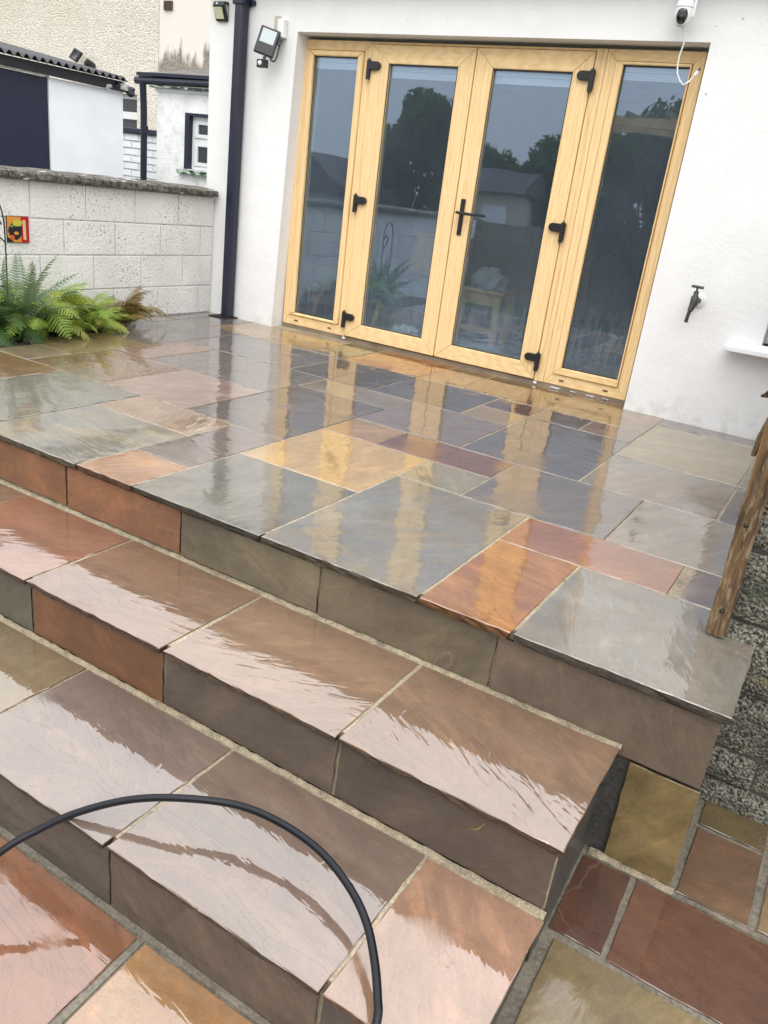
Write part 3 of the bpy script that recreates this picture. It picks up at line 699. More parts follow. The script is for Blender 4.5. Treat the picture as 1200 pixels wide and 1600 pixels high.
pc = RM @ Vector((.018, -.004, -.150))
m = MB(); m.lathe([(0, .011), (.055, .011)], pc, tuple((RM.to_3x3() @ Vector((0, 0, 1)))), 8); m.box(pc.x - .036, pc.x + .036, pc.y - .024, pc.y + .022, pc.z - .030, pc.z + .022); at_part(m, 'motion_sensor', M['black_plastic'], fl, bevel=.006)
m = MB(); m.lathe([(0, .017), (.008, .014), (.013, .004)], pc + Vector((-.004, -.024, -.004)), (0, -1, -.15), 12); at_part(m, 'sensor_lens', M['white_plastic'], fl, smooth=True)
a = RM @ Vector((.06, .0, -.098)); m = MB()
p0, p1 = a, Vector((bx.x + .006, YF - .03, bx.z - .055)); path = [p0.lerp(p1, t) + Vector((0.012 * math.sin(t * 3), -.01, -.085 * math.sin(math.pi * t) * (1 - .35 * t))) for t in [i / 10 for i in range(11)]]
m.tube(path, .0055, 8); at_part(m, 'cable', M['black_plastic'], fl, smooth=True)

sc_ = at(345, 17, 1, YF - .03)
sol = thing('solar_light', 'small black wedge solar wall light beside the drainpipe', 'wall light', (sc_.x, YF, sc_.z))
x, z = sc_.x, sc_.z; w_ = .052
m = MB(); m.prism([(YF - .002, z - .062), (YF - .002, z + .062), (YF - .052, z + .056), (YF - .062, z + .030), (YF - .020, z - .062)], x - w_, x + w_, 0); at_part(m, 'lamp_housing', M['black_plastic'], sol, bevel=.003)
m = MB(); m.add([(x - w_ + .008, YF - .0645 + .0, z + .018), (x + w_ - .020, YF - .0645, z + .018), (x + w_ - .020, YF - .0275, z - .05), (x - w_ + .008, YF - .0275, z - .05),
                 (x - w_ + .008, YF - .0545 + .0, z + .018), (x + w_ - .020, YF - .0545, z + .018), (x + w_ - .020, YF - .0195, z - .05), (x - w_ + .008, YF - .0195, z - .05)],
                [(0, 1, 2, 3), (7, 6, 5, 4), (0, 4, 5, 1), (1, 5, 6, 2), (2, 6, 7, 3), (3, 7, 4, 0)]); at_part(m, 'led_panel', M['lamp_led'], sol)
m = MB(); m.lathe([(0, .009), (.006, .006)], (x - .012, YF - .0585, z + .040), (0, -1, .2), 10); at_part(m, 'sensor', M['white_plastic'], sol, smooth=True)
m = MB(); m.add([(x + w_ + .0008, YF - .045, z + .04), (x + w_ + .0008, YF - .008, z + .03), (x + w_ + .0008, YF - .010, z - .035), (x + w_ + .0028, YF - .045, z + .04), (x + w_ + .0028, YF - .008, z + .03), (x + w_ + .0028, YF - .010, z - .035)],
                [(0, 1, 2), (5, 4, 3), (0, 3, 4, 1), (1, 4, 5, 2), (2, 5, 3, 0)]); at_part(m, 'side_lens', M['grey_render'], sol)

# dome camera above the right sidelight, its white lead dangling
cc = at(1068, 22, 1, YF - .09)
sc2 = thing('security_camera', 'white pan and tilt security camera above the right sidelight', 'security camera', (cc.x, YF, cc.z))
c0 = Vector((cc.x, YF - .09, cc.z))
m = MB(); m.lathe([(-.062, .010), (-.056, .028), (-.035, .043), (-.005, .048), (.024, .046), (.0255, .0445)], c0, (0, 0, 1), 20); at_part(m, 'camera_head', M['white_plastic'], sc2, smooth='auto')
m = MB(); m.lathe([(.028, .0445), (.030, .046), (.050, .045), (.068, .036), (.095, .030), (.105, .028)], c0, (0, 0, 1), 20); at_part(m, 'camera_neck', M['white_plastic'], sc2, smooth='auto')
m = MB(); m.box(c0.x - .028, c0.x + .028, c0.y - .02, YF - .001, c0.z + .106, c0.z + .15); m.box(c0.x + .045, c0.x + .058, c0.y - .004, c0.y + .008, c0.z - .015, c0.z + .13); at_part(m, 'bracket', M['white_plastic'], sc2, bevel=.004)
d = (CP - c0); d.z *= .35; d.x -= .9; d.normalize()
q = d.to_track_quat('Z', 'Y').to_matrix().to_4x4()
m = MB(); pr = [(0.032, .030), (.040, .029), (.046, .024), (.0485, .012), (.049, .001)]
m.lathe([(h, r) for h, r in pr], (0, 0, 0), (0, 0, 1), 20)
m.v = [(px, py * 1.35, pz) for px, py, pz in m.v]; at_part(xf(m, Matrix.Translation(c0 + Vector((0, 0, -.012))) @ q), 'camera_face', M['lens_black'], sc2, smooth='auto')
m = MB(); m.lathe([(.0485, .011), (.053, .010), (.054, .002)], c0 + Vector((0, 0, -.018)), d, 12); at_part(m, 'camera_lens', M['dark_glass'], sc2, smooth='auto')
pth = [(1066, 42), (1070, 55), (1068, 70), (1062, 86), (1059, 100), (1058, 115), (1062, 126), (1067, 133), (1076, 128), (1084, 119)]
ys = [YF - .05, YF - .035, YF - .03, YF - .03, YF - .03, YF - .03, YF - .03, YF - .03, YF - .01, YF + .02]
pp = [at(u, v, 1, y) for (u, v), y in zip(pth, ys)]
m = MB(); m.tube(pp, .0042, 8); at_part(m, 'cable', M['white_plastic'], sc2, smooth=True)
m = MB(); m.tube([pp[-1], at(1090, 112, 1, YF + .04)], .0085, 8); m.tube([at(1090, 112, 1, YF + .04), at(1094, 107, 1, YF + .05)], .006, 8, 1); at_part(m, 'cable_plug', [M['white_plastic'], M['tap_metal']], sc2)

tp = at(1085, 470, 1, YF - .07)
tap = thing('garden_tap', 'old bib tap on the white wall right of the doors', 'tap', (tp.x + .02, YF, tp.z))
tx, tz = tp.x, tp.z
m = MB(); m.lathe([(0, .042), (.006, .041), (.009, .036)], (tx + .012, YF, tz), (0, -1, 0), 20); at_part(m, 'wall_plate', M['white_plastic'], tap, smooth='auto')
m = MB(); m.tube([(tx + .012, YF - .005, tz), (tx + .004, YF - .05, tz), (tx, YF - .075, tz - .005)], [.016, .015, .020], 12)
m.tube([(tx, YF - .075, tz - .03), (tx, YF - .075, tz + .02), (tx, YF - .075, tz + .030), (tx, YF - .075, tz + .055)], [.022, .022, .015, .013], 12)
m.tube([(tx, YF - .075, tz - .02), (tx - .004, YF - .082, tz - .04), (tx - .008, YF - .088, tz - .06)], [.019, .018, .014], 12); at_part(m, 'tap_body', M['tap_metal'], tap, smooth='auto')
m = MB(); m.tube([(tx, YF - .075, tz + .055), (tx, YF - .075, tz + .078)], .006, 8); m.tube([(tx - .034, YF - .078, tz + .080), (tx + .034, YF - .072, tz + .078)], [.008, .008], 8); at_part(m, 'tap_handle', M['tap_metal'], tap, smooth='auto')
m = MB(); m.tube([(tx - .008, YF - .088, tz - .055), (tx - .012, YF - .09, tz - .09), (tx - .014, YF - .088, tz - .125)], [.011, .010, .011], 10); at_part(m, 'spout', M['tap_metal'], tap, smooth='auto')

# ------------------------------------------------------------------ inside the room
def blind(x0, x1, z1, where):
    t = thing('roller_blind', 'white blind drawn up at the top of ' + where, 'blind', ((x0 + x1) / 2, YD + .07, z1), 'blinds drawn up inside the doors')
    m = MB(); m.box(x0 + .002, x1 - .002, YD + .030, YD + .050, z1 - .030, z1 - .004); at_part(m, 'cassette', M['white_plastic'], t, bevel=.004)
    m = MB()
    for i in range(4): m.box(x0 + .004, x1 - .004, YD + .032, YD + .048, z1 - .041 - i * .010, z1 - .033 - i * .010)
    at_part(m, 'folded_slats', M['white_plastic'], t)
blind(-2.40, -2.02, 1.93, 'the left sidelight'); blind(-1.76, -1.235, 1.895, 'the left door leaf'); blind(-.986, -.453, 1.895, 'the right door leaf'); blind(-.154, .231, 1.95, 'the right sidelight')
st = thing('wooden_stool', 'small pine stool behind the right door glass', 'stool', (-1.28, 4.5, .012))
m = MB(); m.box(-1.50, -1.06, 4.32, 4.66, .428, .455); at_part(m, 'seat', M['pine'], st, bevel=.006)
for x in (-1.47, -1.14):
    for y in (4.34, 4.60): m = MB(); m.box(x, x + .055, y, y + .045, .012, .427); at_part(m, 'leg', M['pine'], st, bevel=.004)
for ya, yb in ((4.345, 4.37), (4.61, 4.63)): m = MB(); m.box(-1.414, -1.141, ya, yb, .33, .426); at_part(m, 'apron', M['pine'], st, bevel=.003)
m = MB(); m.box(-1.414, -1.141, 4.35, 4.375, .10, .15); at_part(m, 'stretcher', M['pine'], st, bevel=.003)
def crumple(name, c, rx, ry, rz, mat, seed, label, cat):
    rng = random.Random(seed); bm = bmesh.new(); bmesh.ops.create_icosphere(bm, subdivisions=3, radius=1)
    for v in bm.verts:
        k = rng.uniform(.62, 1.12); z = max(v.co.z, -.35)
        v.co = Vector((v.co.x * rx * k, v.co.y * ry * k, (z + .35) * rz * k * .8))
    me = bpy.data.meshes.new(name); bm.to_mesh(me); bm.free(); me.materials.append(mat)
    o = bpy.data.objects.new(name, me); C.objects.link(o); o.location = c; tag(o, label, cat)
crumple('white_cloth', (-1.80, 4.10, .012), .13, .10, .07, M['white_cloth'], 3, 'crumpled white cloth on the floor behind the left door', 'cloth')
crumple('plastic_bag', (-1.26, 4.47, .456), .17, .13, .16, M['clear_bag'], 5, 'clear crumpled plastic bag lying on the stool', 'bag')
crumple('dust_sheet', (-1.45, 4.16, .012), .20, .10, .05, M['clear_bag'], 9, 'pale crumpled dust sheet on the floor before the stool', 'sheet')
ac = thing('armchair', 'teal armchair on tapered wooden legs behind the left door glass', 'armchair', (-2.3, 4.4, .012))
m = MB(); m.box(-2.80, -1.60, 4.05, 4.85, .20, .42); at_part(m, 'seat', M['teal_fabric'], ac, bevel=.05, seg=3)
m = MB(); m.box(-2.80, -1.60, 4.86, 5.10, .20, .92); at_part(m, 'backrest', M['teal_fabric'], ac, bevel=.05, seg=3)
for x in (-2.95, -1.59): m = MB(); m.box(x, x + .14, 4.05, 5.05, .20, .62); at_part(m, 'armrest', M['teal_fabric'], ac, bevel=.04, seg=3)
for x, y in ((-2.72, 4.03), (-2.13, 4.10), (-2.75, 4.9), (-1.7, 4.9)): m = MB(); m.tube([(x + .02, y + .04, .20), (x, y, .013)], [.028, .016], 10); at_part(m, 'leg', M['pine'], ac, smooth='auto')
m = MB(); m.box(-.27, .27, -.06, .06, -.19, .19); o = m.build('cushion', M['mustard_fabric'], None, (-1.88, 4.72, .63), (R_(-18), 0, R_(4)), bevel=.05, seg=3); tag(o, 'mustard square cushion propped up on the teal armchair', 'cushion')

# ------------------------------------------------------------------ white block wall on the left
WXL = -3.17
gw = thing('garden_wall', 'low white painted concrete block wall with mossy coping behind the ferns', 'wall', (WXL, 1.5, 0))
m = MB(); m.box(WXL - .20, WXL - .008, -1.2, YF - .002, -.95, .898); at_part(m, 'wall_core', M['block'], gw)
rows = [(.002, .219, 3.045), (.219, .449, 2.872), (.449, .672, 3.060), (.672, .898, 2.812)]
for z0, z1, yj in rows:
    ys = [YF - .014, yj]
    while ys[-1] > -1.2: ys.append(ys[-1] - .428)
    for a, b in zip(ys[1:], ys[:-1]):
        rng = random.Random(int((a + 9) * 1000 + z0 * 77)); m = MB(); j = lambda: rng.uniform(-.0012, .0012)
        p = rng.uniform(-.002, .002); m.box(WXL - .0075, WXL + p, a + .004, b - .004, z0 + .004, z1 - .004)
        at_part(m, 'block', M['block'], gw, bevel=.004)
y = YF - .02; k = 0
while y > -1.2:
    L = .62 + .1 * math.sin(k * 2.3); rng = random.Random(k); m = MB(); n = 8
    prof = [(WXL - .25, .900), (WXL + .048, .900), (WXL + .052, .915), (WXL + .048, .940), (WXL + .02, .952), (WXL - .2, .962), (WXL - .25, .955)]
    vs = []; np_ = len(prof)
    for i in range(n + 1):
        yy = y - L * i / n + (.004 if i == n else -.004 if i == 0 else 0); vs += [(px + rng.uniform(-.005, .005), yy, max(.8995, pz + rng.uniform(-.004, .004))) for px, pz in prof]
    fs = [tuple(range(np_)), tuple(range((n + 1) * np_ - 1, n * np_ - 1, -1))] + [(i * np_ + q_, i * np_ + (q_ + 1) % np_, (i + 1) * np_ + (q_ + 1) % np_, (i + 1) * np_ + q_) for i in range(n) for q_ in range(np_)]
    m.add(vs, fs); at_part(m, 'coping_stone', M['coping'], gw, smooth='auto'); y -= L; k += 1

# colourful tile hung on the wall
pq = thing('wall_plaque', 'small square glazed tile in red, orange and black on the block wall', 'plaque', (WXL + .002, 1.43, .605))
ty0, tz0, tw = 1.352, .524, .158
def tl(pts, lay, mat, nm): m = MB(); m.prism([(ty0 + a * tw, tz0 + b * tw) for a, b in pts], WXL + .003 + (lay - 1) * .0015 + (0.006 if lay else 0), WXL + .003 + lay * .0015 + .006, 0); at_part(m, nm, M[mat], pq)
m = MB(); m.box(WXL + .0025, WXL + .0070, ty0, ty0 + tw, tz0, tz0 + tw); at_part(m, 'tile', M['print_navy'], pq, bevel=.001)
def blob(cx, cy, rx, ry, n=14, w=.0): return [(cx + rx * math.cos(2 * math.pi * i / n) * (1 + w * math.sin(i * 2.1)), cy + ry * math.sin(2 * math.pi * i / n) * (1 + w * math.cos(i * 1.7))) for i in range(n)]
tl([(.02, .22), (.30, .02), (.62, .02), (.62, .98), (.02, .98)], 1, 'print_orange', 'orange_field'); tl([(.62, .02), (.98, .02), (.98, .98), (.62, .98)], 1, 'print_red', 'red_field')
tl(blob(.36, .45, .30, .33, 14, .08), 2, 'print_navy', 'dark_shape'); tl([(.72, .12), (.84, .12), (.82, .86), (.70, .86)], 2, 'print_cream', 'cream_bar')
tl(blob(.46, .74, .22, .13, 12, .1), 3, 'print_yellow', 'yellow_shape'); tl(blob(.22, .20, .09, .10, 8, .15), 3, 'print_coral', 'coral_shape')
tl(blob(.40, .36, .10, .07, 8, .1), 3, 'print_orange', 'orange_spot'); tl(blob(.20, .62, .07, .05, 8, .2), 3, 'print_green', 'green_spot')

# dark metal arch at the left edge, in the bed
ar = thing('metal_trellis', 'thin dark curved metal plant support at the left edge', 'trellis', (-2.95, 1.0, 0))
path = [(-2.95, 1.185, .0), (-2.95, 1.19, .45)] + [(-2.95, 1.105 + .085 * math.cos(t), .62 + .20 * math.sin(t)) for t in [i * math.pi / 12 for i in range(13)]] + [(-2.95, 1.02, .45), (-2.95, 1.02, .0)]
m = MB(); m.tube(path, .0042, 8); at_part(m, 'hoop', M['dark_metal'], ar, smooth=True)
m = MB(); m.tube([(-2.95, 1.022, .30), (-2.95, 1.188, .30)], .004, 6)
at_part(m, 'cross_bar', M['dark_metal'], ar, smooth=True); m = MB()
m.tube([(-2.95, 1.19, .55), (-2.95, 1.13, .60), (-2.95, 1.11, .66), (-2.95, 1.15, .69), (-2.95, 1.17, .65)], .0045, 6); at_part(m, 'scroll', M['dark_metal'], ar, smooth=True)

# ------------------------------------------------------------------ ferns
def frond_mesh(seed, L, droop, wmax, n=26, leaflets=8):
    """one arching frond along +X rising in +Z: midrib with paired, toothed pinnae"""
    rng = random.Random(seed); m = MB(); pts = []
    for i in range(n + 1):
        t = i / n; a = R_(74) - droop * t ** 1.3; 
        pts.append(Vector((0, 0, 0)) if i == 0 else pts[-1] + Vector((math.cos(a), rng.uniform(-.03, .03), math.sin(a))) * (L / n))
    m.tube(pts, [.0028 * (1 - .8 * i / n) + .0004 for i in range(n + 1)], 4)
    for i in range(2, n + 1):
        t = i / n; ln = wmax * math.sin(math.pi * min(1, (t * .86 + .12))) ** .8 * rng.uniform(.85, 1.1)
        tan = (pts[i] - pts[i - 1]).normalized(); side = Vector((0, 1, 0)); nor = tan.cross(side).normalized()
        if nor.z < 0: nor = -nor
        for sg in (-1, 1):
            d = (side * sg * .88 + tan * .45 - nor * rng.uniform(.05, .35)).normalized(); wd = (tan - d * tan.dot(d)).normalized()
            p0 = pts[i]; k = leaflets
            for q_ in range(k):
                a0, a1 = q_ / k, (q_ + 1.25) / k; c0 = p0 + d * ln * a0 - nor * ln * .10 * a0 * a0; c1 = p0 + d * ln * min(a1, 1.05) - nor * ln * .12 * a1 * a1
                hw = L / n * .62 * (1 - .75 * a0) * rng.uniform(.8, 1.15)
                tip = c0.lerp(c1, .7)
                m.add([c0, tip + wd * hw + nor * rng.uniform(-.002, .002), c1, tip - wd * hw + nor * rng.uniform(-.002, .002)], [(0, 1, 2), (0, 2, 3)])
    me = bpy.data.meshes.new('frond'); me.from_pydata(m.v, [], m.f); me.update(); return me
def fern(label, base, nf, Ls, spread, mat, seed, az0=0, az1=360, variants=4, wf=.22, droop=(1.5, 2.4)):
    rng = random.Random(seed); t = thing('fern', label, 'fern', base, 'ferns in the planting bed')
    ms = []
    for i in range(variants):
        me = frond_mesh(seed * 10 + i, 1.0, rng.uniform(*droop), wf * rng.uniform(.85, 1.15)); me.materials.append(M[mat]); ms.append(me)
    for i in range(nf):
        o = bpy.data.objects.new('frond', ms[i % variants]); C.objects.link(o); o.parent = t
        az = R_(az0 + (az1 - az0) * (i + rng.uniform(-.4, .4)) / nf); k = rng.uniform(*Ls)
        o.location = (rng.uniform(-spread, spread), rng.uniform(-spread, spread), rng.uniform(0, .02)); o.scale = (k, k * rng.uniform(.85, 1.1), k * rng.uniform(.75, 1.05))
        o.rotation_euler = (rng.uniform(-.55, .55), rng.uniform(-.3, .45), az)
    return t
fern('large bright green fern arching over the paving at the bed corner', (-3.00, 1.44, 0), 46, (.30, .58), .12, 'fern_leaf', 11, droop=(1.4, 3.0), variants=7)
fern('low yellow green fern spilling onto the slabs by the block wall', (-2.98, 1.80, 0), 52, (.22, .44), .14, 'fern_leaf', 12, droop=(1.5, 3.0), variants=7)
fern('dark green fern at the left edge of the bed', (-3.00, 1.16, 0), 34, (.30, .50), .09, 'fern_dark', 13, droop=(1.5, 2.9))
fern('dark fern tucked behind the bright one', (-3.06, 1.60, 0), 20, (.28, .48), .06, 'fern_dark', 16, droop=(1.2, 2.6))
fern('ageing brown and yellow fern leaning toward the drainpipe', (-3.00, 2.06, 0), 20, (.24, .48), .08, 'fern_old', 14, 0, 150, droop=(1.2, 2.6), wf=.17)
fern('pale feathery grey green plant by the metal support', (-2.90, 1.22, .0), 26, (.40, .66), .06, 'grey_leaf', 15, droop=(.2, .9), wf=.08)

# ------------------------------------------------------------------ rough wall, timbers at the right
rw = thing('boundary_wall', 'rough mossy concrete block wall end at the right edge', 'wall', (1.6, .46, -.56))
WY = .460
m = MB(); m.box(1.375, 2.4, WY + .012, 3.195, -.70, 1.30); at_part(m, 'wall_core', M['wet_concrete'], rw)
def rough_block(x0, x1, z0, z1, yf, seed):
    rng = random.Random(seed); m = MB(); nx, nz = max(3, int((x1 - x0) / .03)), max(3, int((z1 - z0) / .03)); vs = []
    for k in range(nz + 1):
        for i in range(nx + 1):
            ed = i in (0, nx) or k in (0, nz)
            vs.append((x0 + (x1 - x0) * i / nx + rng.uniform(-.003, .003), yf + (.011 if ed else 0) + rng.uniform(-.005, .004), z0 + (z1 - z0) * k / nz + rng.uniform(-.003, .003)))
    fs = [(k * (nx + 1) + i, k * (nx + 1) + i + 1, (k + 1) * (nx + 1) + i + 1, (k + 1) * (nx + 1) + i) for k in range(nz) for i in range(nx)]
    b = len(vs); rim = [i for i in range(nx + 1)] + [k * (nx + 1) + nx for k in range(1, nz + 1)] + [nz * (nx + 1) + i for i in range(nx - 1, -1, -1)] + [k * (nx + 1) for k in range(nz - 1, 0, -1)]
    vs += [(vs[i][0], WY + .0125, vs[i][2]) for i in rim]; nr = len(rim)
    fs += [(rim[i], b + i, b + (i + 1) % nr, rim[(i + 1) % nr]) for i in range(nr)]
    m.add(vs, fs); at_part(m, 'wall_block', M['roughcast'], rw, smooth='auto')
zc = [-.70, -.485, -.372, -.165, .055, .275, .50, .725, .95, 1.17]
for r in range(len(zc) - 1):
    xs = [1.372, 1.60 if r % 2 else 1.82, 2.06, 2.40]
    for i in range(3): rough_block(xs[i] + .003, xs[i + 1] - .003, zc[r] + .006, zc[r + 1] - .006, WY - .008 + .008 * ((r * 7 + i) % 3 - 1), r * 10 + i)
for r in range(1, 4):
    pass
def timber(name, path, w, d, seed, label, cat, mat='timber', nseg=14):
    """uneven sawn post along a straight line, ragged at both ends"""
    rng = random.Random(seed); a, b = Vector(path[0]), Vector(path[1]); m = MB(); vs = []; prof = [(-.5, -.5), (0, -.5), (.5, -.5), (.5, 0), (.5, .5), (0, .5), (-.5, .5), (-.5, 0)]
    for i in range(nseg + 1):
        p = a.lerp(b, i / nseg)
        vs += [(p.x + px * w + rng.uniform(-.002, .002), p.y + py * d + rng.uniform(-.002, .002), p.z + (rng.uniform(-.006, .006) if i in (0, nseg) else 0)) for px, py in prof]
    fs = [tuple(range(7, -1, -1)), tuple(range(nseg * 8, nseg * 8 + 8))] + [(i * 8 + j, i * 8 + (j + 1) % 8, (i + 1) * 8 + (j + 1) % 8, (i + 1) * 8 + j) for i in range(nseg) for j in range(8)]
    m.add(vs, fs); o = m.build(name, M[mat]); tag(o, label, cat); return o
tm = timber('timber_post', ((1.376, .424, .010), (1.358, .424, 1.20)), 0.054, .024, 3, 'weathered brown timber post fixed upright on the rough wall end', 'post')
for u, v in ((1165, 823), (1127, 957)):
    p = at(u, v, 1, .400); m = MB(); m.lathe([(0, .0075), (.004, .006), (.006, .002)], (p.x, .4115, p.z), (0, -1, 0), 8); o = m.build('nail', M['dark_metal'], smooth=True); o.parent = tm
def splinter(pts, r, seed):
    rng = random.Random(seed); m = MB(); m.tube(pts, r, 6); m.v = [(x + rng.uniform(-.004, .004), y + rng.uniform(-.004, .004), z + rng.uniform(-.003, .003)) for x, y, z in m.v]; return m
bt = thing('broken_timber', 'split grey rotten timber sticking out behind the post', 'timber', (1.30, 1.3, .0))
for i, (pts, r) in enumerate([([(1.33, 1.30, .02), (1.335, 1.3, .35), (1.325, 1.3, .62)], [.030, .032, .02]), ([(1.275, 1.28, .35), (1.285, 1.29, .42), (1.31, 1.3, .52), (1.33, 1.30, .60)], [.008, .016, .020, .012]),
                              ([(1.295, 1.27, .385), (1.31, 1.28, .45), (1.33, 1.29, .56)], [.006, .014, .014])]):
    at_part(splinter(pts, r, i), 'splinter', M['timber'], bt, smooth='auto')
p = at(1196, 612, 1, 1.3)
timber('wooden_bracket', ((p.x + .005, 1.34, p.z - .022), (p.x + .06, 1.30, p.z + .05)), .034, .034, 8, 'broken wooden block on the wall below the window sill', 'bracket')

# ------------------------------------------------------------------ black hose looped over the steps
hp_ = [((0, 1332), -.50), ((60, 1297), -.46), ((120, 1270), -.42), ((200, 1250), -.378), ((280, 1247), -.355), ((370, 1258), -.348), ((440, 1287), -.348), ((500, 1330), -.352), ((545, 1385), -.36), ((572, 1440), -.37), ((585, 1500), -.385), ((590, 1560), -.40), ((588, 1600), -.415)]
P = [at(u, v, 2, z) for (u, v), z in hp_]
P = [Vector((-.20, -1.40, gz(-1.4) + .016)), Vector((-.06, -1.30, gz(-1.3) + .022)), Vector((.02, -1.15, -.60))] + P + [Vector((1.10, -1.00, -.49)), Vector((1.10, -1.14, -.60)), Vector((1.04, -1.28, gz(-1.28) + .018)), Vector((.90, -1.42, gz(-1.42) + .016))]
def spline(P, k=8):
    out = []
    for i in range(len(P) - 1):
        p0, p1, p2, p3 = P[max(i - 1, 0)], P[i], P[i + 1], P[min(i + 2, len(P) - 1)]
        for j in range(k):
            t = j / k; out.append(.5 * ((2 * p1) + (p2 - p0) * t + (2 * p0 - 5 * p1 + 4 * p2 - p3) * t * t + (3 * p1 - p0 - 3 * p2 + p3) * t ** 3))
    return out + [P[-1]]
m = MB(); m.tube(spline(P), .0094, 14); o = m.build('hose', M['hose_rubber'], smooth=True); tag(o, 'glossy black hose looping over the lower steps', 'hose')

# ------------------------------------------------------------------ neighbouring buildings beyond the wall
GZ = -.98
sx = -4.9
sh = thing('shed', 'white shed with dark navy door and black corrugated roof', 'shed', (sx, 2.8, GZ))
e0, e1 = 1.66, 1.64
m = MB(); m.prism([(3.03, GZ), (3.826, GZ), (3.826, 1.652), (3.03, 1.645)], sx - .1, sx, 0); m.box(sx - 2.4, sx - .101, 3.72, 3.826, GZ, 1.65); m.box(sx - 2.4, sx - .101, .6, .7, GZ, 1.65); m.box(sx - .1, sx, .6, 1.75, GZ, 1.64); at_part(m, 'wall', M['white_paint'], sh)
m = MB(); m.box(sx - .06, sx - .012, 1.755, 3.025, GZ, 1.640); dr = at_part(m, 'door', M['navy_paint'], sh)
m = MB(); m.box(sx - .005, sx + .012, .6, 3.03, 1.642, 1.672); at_part(m, 'flashing', M['old_paint'], sh)
m = MB(); m.prism([(.5, 1.673), (3.84, 1.653), (3.84, 1.735), (.5, 1.728)], sx - .02, sx + .045, 0); at_part(m, 'fascia', M['corrugated'], sh, bevel=.005)
m = MB(); n = 44 * 8; vs = []
for i in range(n + 1):
    y = .45 + 3.34 * i / n; dz = .016 * math.sin(2 * math.pi * y / .076)
    vs += [(sx + .10, y, 1.755 + dz), (sx - 2.4, y, 2.10 + dz), (sx + .10, y, 1.748 + dz), (sx - 2.4, y, 2.093 + dz)]
fs = []
for i in range(n): a = i * 4; fs += [(a, a + 1, a + 5, a + 4), (a + 2, a + 6, a + 7, a + 3), (a, a + 4, a + 6, a + 2)]
m.add(vs, fs); at_part(m, 'corrugated_roof', M['corrugated'], sh, smooth='auto')
for i, (y, dz, rr) in enumerate([(3.72, .0, .035), (3.80, -.01, .045), (3.88, -.03, .04), (3.62, -.03, .03)]):
    rng = random.Random(i); bm = bmesh.new(); bmesh.ops.create_icosphere(bm, subdivisions=2, radius=rr)
    for v in bm.verts: v.co *= rng.uniform(.6, 1.3); v.co.y *= 1.5
    me = bpy.data.meshes.new('rubble'); bm.to_mesh(me); bm.free(); me.materials.append(M['old_paint' if i % 2 else 'corrugated']); o = bpy.data.objects.new('eave_rubble', me); C.objects.link(o); o.parent = sh
    o.matrix_parent_inverse = Matrix.Translation(sh.location).inverted(); o.location = (sx + .03, y, 1.70 + dz)

ly = 4.6
ext = thing('extension', 'small white pebbledashed extension with black edged window', 'extension', (-4.2, ly, GZ))
wx0, wx1, wz0, wz1 = -4.872, -4.32, 1.075, 1.588
m = MB(); m.box(-5.266, wx0, ly, ly + .25, GZ, 1.76); m.box(wx0, wx1, ly, ly + .25, GZ, wz0); m.box(wx0, wx1, ly, ly + .25, wz1, 1.76); m.box(wx1, -3.4, ly, ly + .25, GZ, 1.76); m.box(-5.266, -5.1, ly + .251, 6.45, GZ, 1.76); at_part(m, 'wall', M['white_pebble'], ext)
m = MB(); m.box(-5.28, -3.4, ly - .02, ly + .02, 1.761, 1.815); at_part(m, 'fascia', M['white_paint'], ext)
m = MB(); m.tube([(-5.50, ly - .06, 1.845), (-3.4, ly - .06, 1.865)], .038, 10); m.box(-5.46, -3.4, ly - .10, ly + .02, 1.885, 1.915); at_part(m, 'gutter', M['navy_plastic'], ext, smooth='auto')
m = MB(); m.box(-5.30, -3.6, ly - .075, ly - .022, 1.790, 1.806); at_part(m, 'moss_strip', M['green_paint'], ext)
m = MB(); m.add([(-5.35, ly - .08, 1.918), (-3.4, ly - .08, 1.918), (-3.4, 6.49, 2.34), (-5.35, 6.49, 2.34), (-5.35, ly - .08, 1.90), (-3.4, ly - .08, 1.90), (-3.4, 6.49, 2.20), (-5.35, 6.49, 2.20)],
    [(0, 1, 2, 3), (7, 6, 5, 4), (0, 4, 5, 1), (1, 5, 6, 2), (2, 6, 7, 3), (3, 7, 4, 0)]); at_part(m, 'roof', M['mossy_slate'], ext)
m = MB(); m.prism([(wx0 - .001, wz0), (wx0 + .055, wz0), (wx0 + .055, wz1 - .02), (wx1, wz1 - .02), (wx1, wz1 + .003), (wx0 - .001, wz1 + .003)], ly - .006, ly + .10); at_part(m, 'reveal', M['navy_paint'], ext)
m = MB(); m.prism([(ly - .05, wz0 - .05), (ly - .05, wz0 - .012), (ly + .08, wz0 - .002), (ly + .08, wz0 - .05)], wx0 - .06, wx1 + .05, 0); at_part(m, 'window_sill', M['green_paint'], ext, bevel=.006)
m = MB(); x0, x1, z0, z1 = wx0 + .057, wx1 - .002, wz0 + .002, wz1 - .022; mid = z0 + (z1 - z0) * .56
mitred(m, x0, x1, z0, z1, .035, .035, .035, .035, ly + .045, ly + .09); m.box(x0 + .035, x1 - .035, ly + .047, ly + .088, mid - .02, mid + .02)
wd = at_part(m, 'window', M['white_plastic'], ext, bevel=.003)
for a, b in ((z0 + .036, mid - .021), (mid + .021, z1 - .036)):
    m = MB(); mitred(m, x0 + .037, x1 - .037, a, b, .045, .045, .035, .035, ly + .035, ly + .07); o = m.build('sash', M['white_plastic'], wd, bevel=.003)
    m = MB(); m.box(x0 + .080, x1 - .080, ly + .052, ly + .060, a + .033, b - .033); o = m.build('pane', M['dark_glass'], wd)
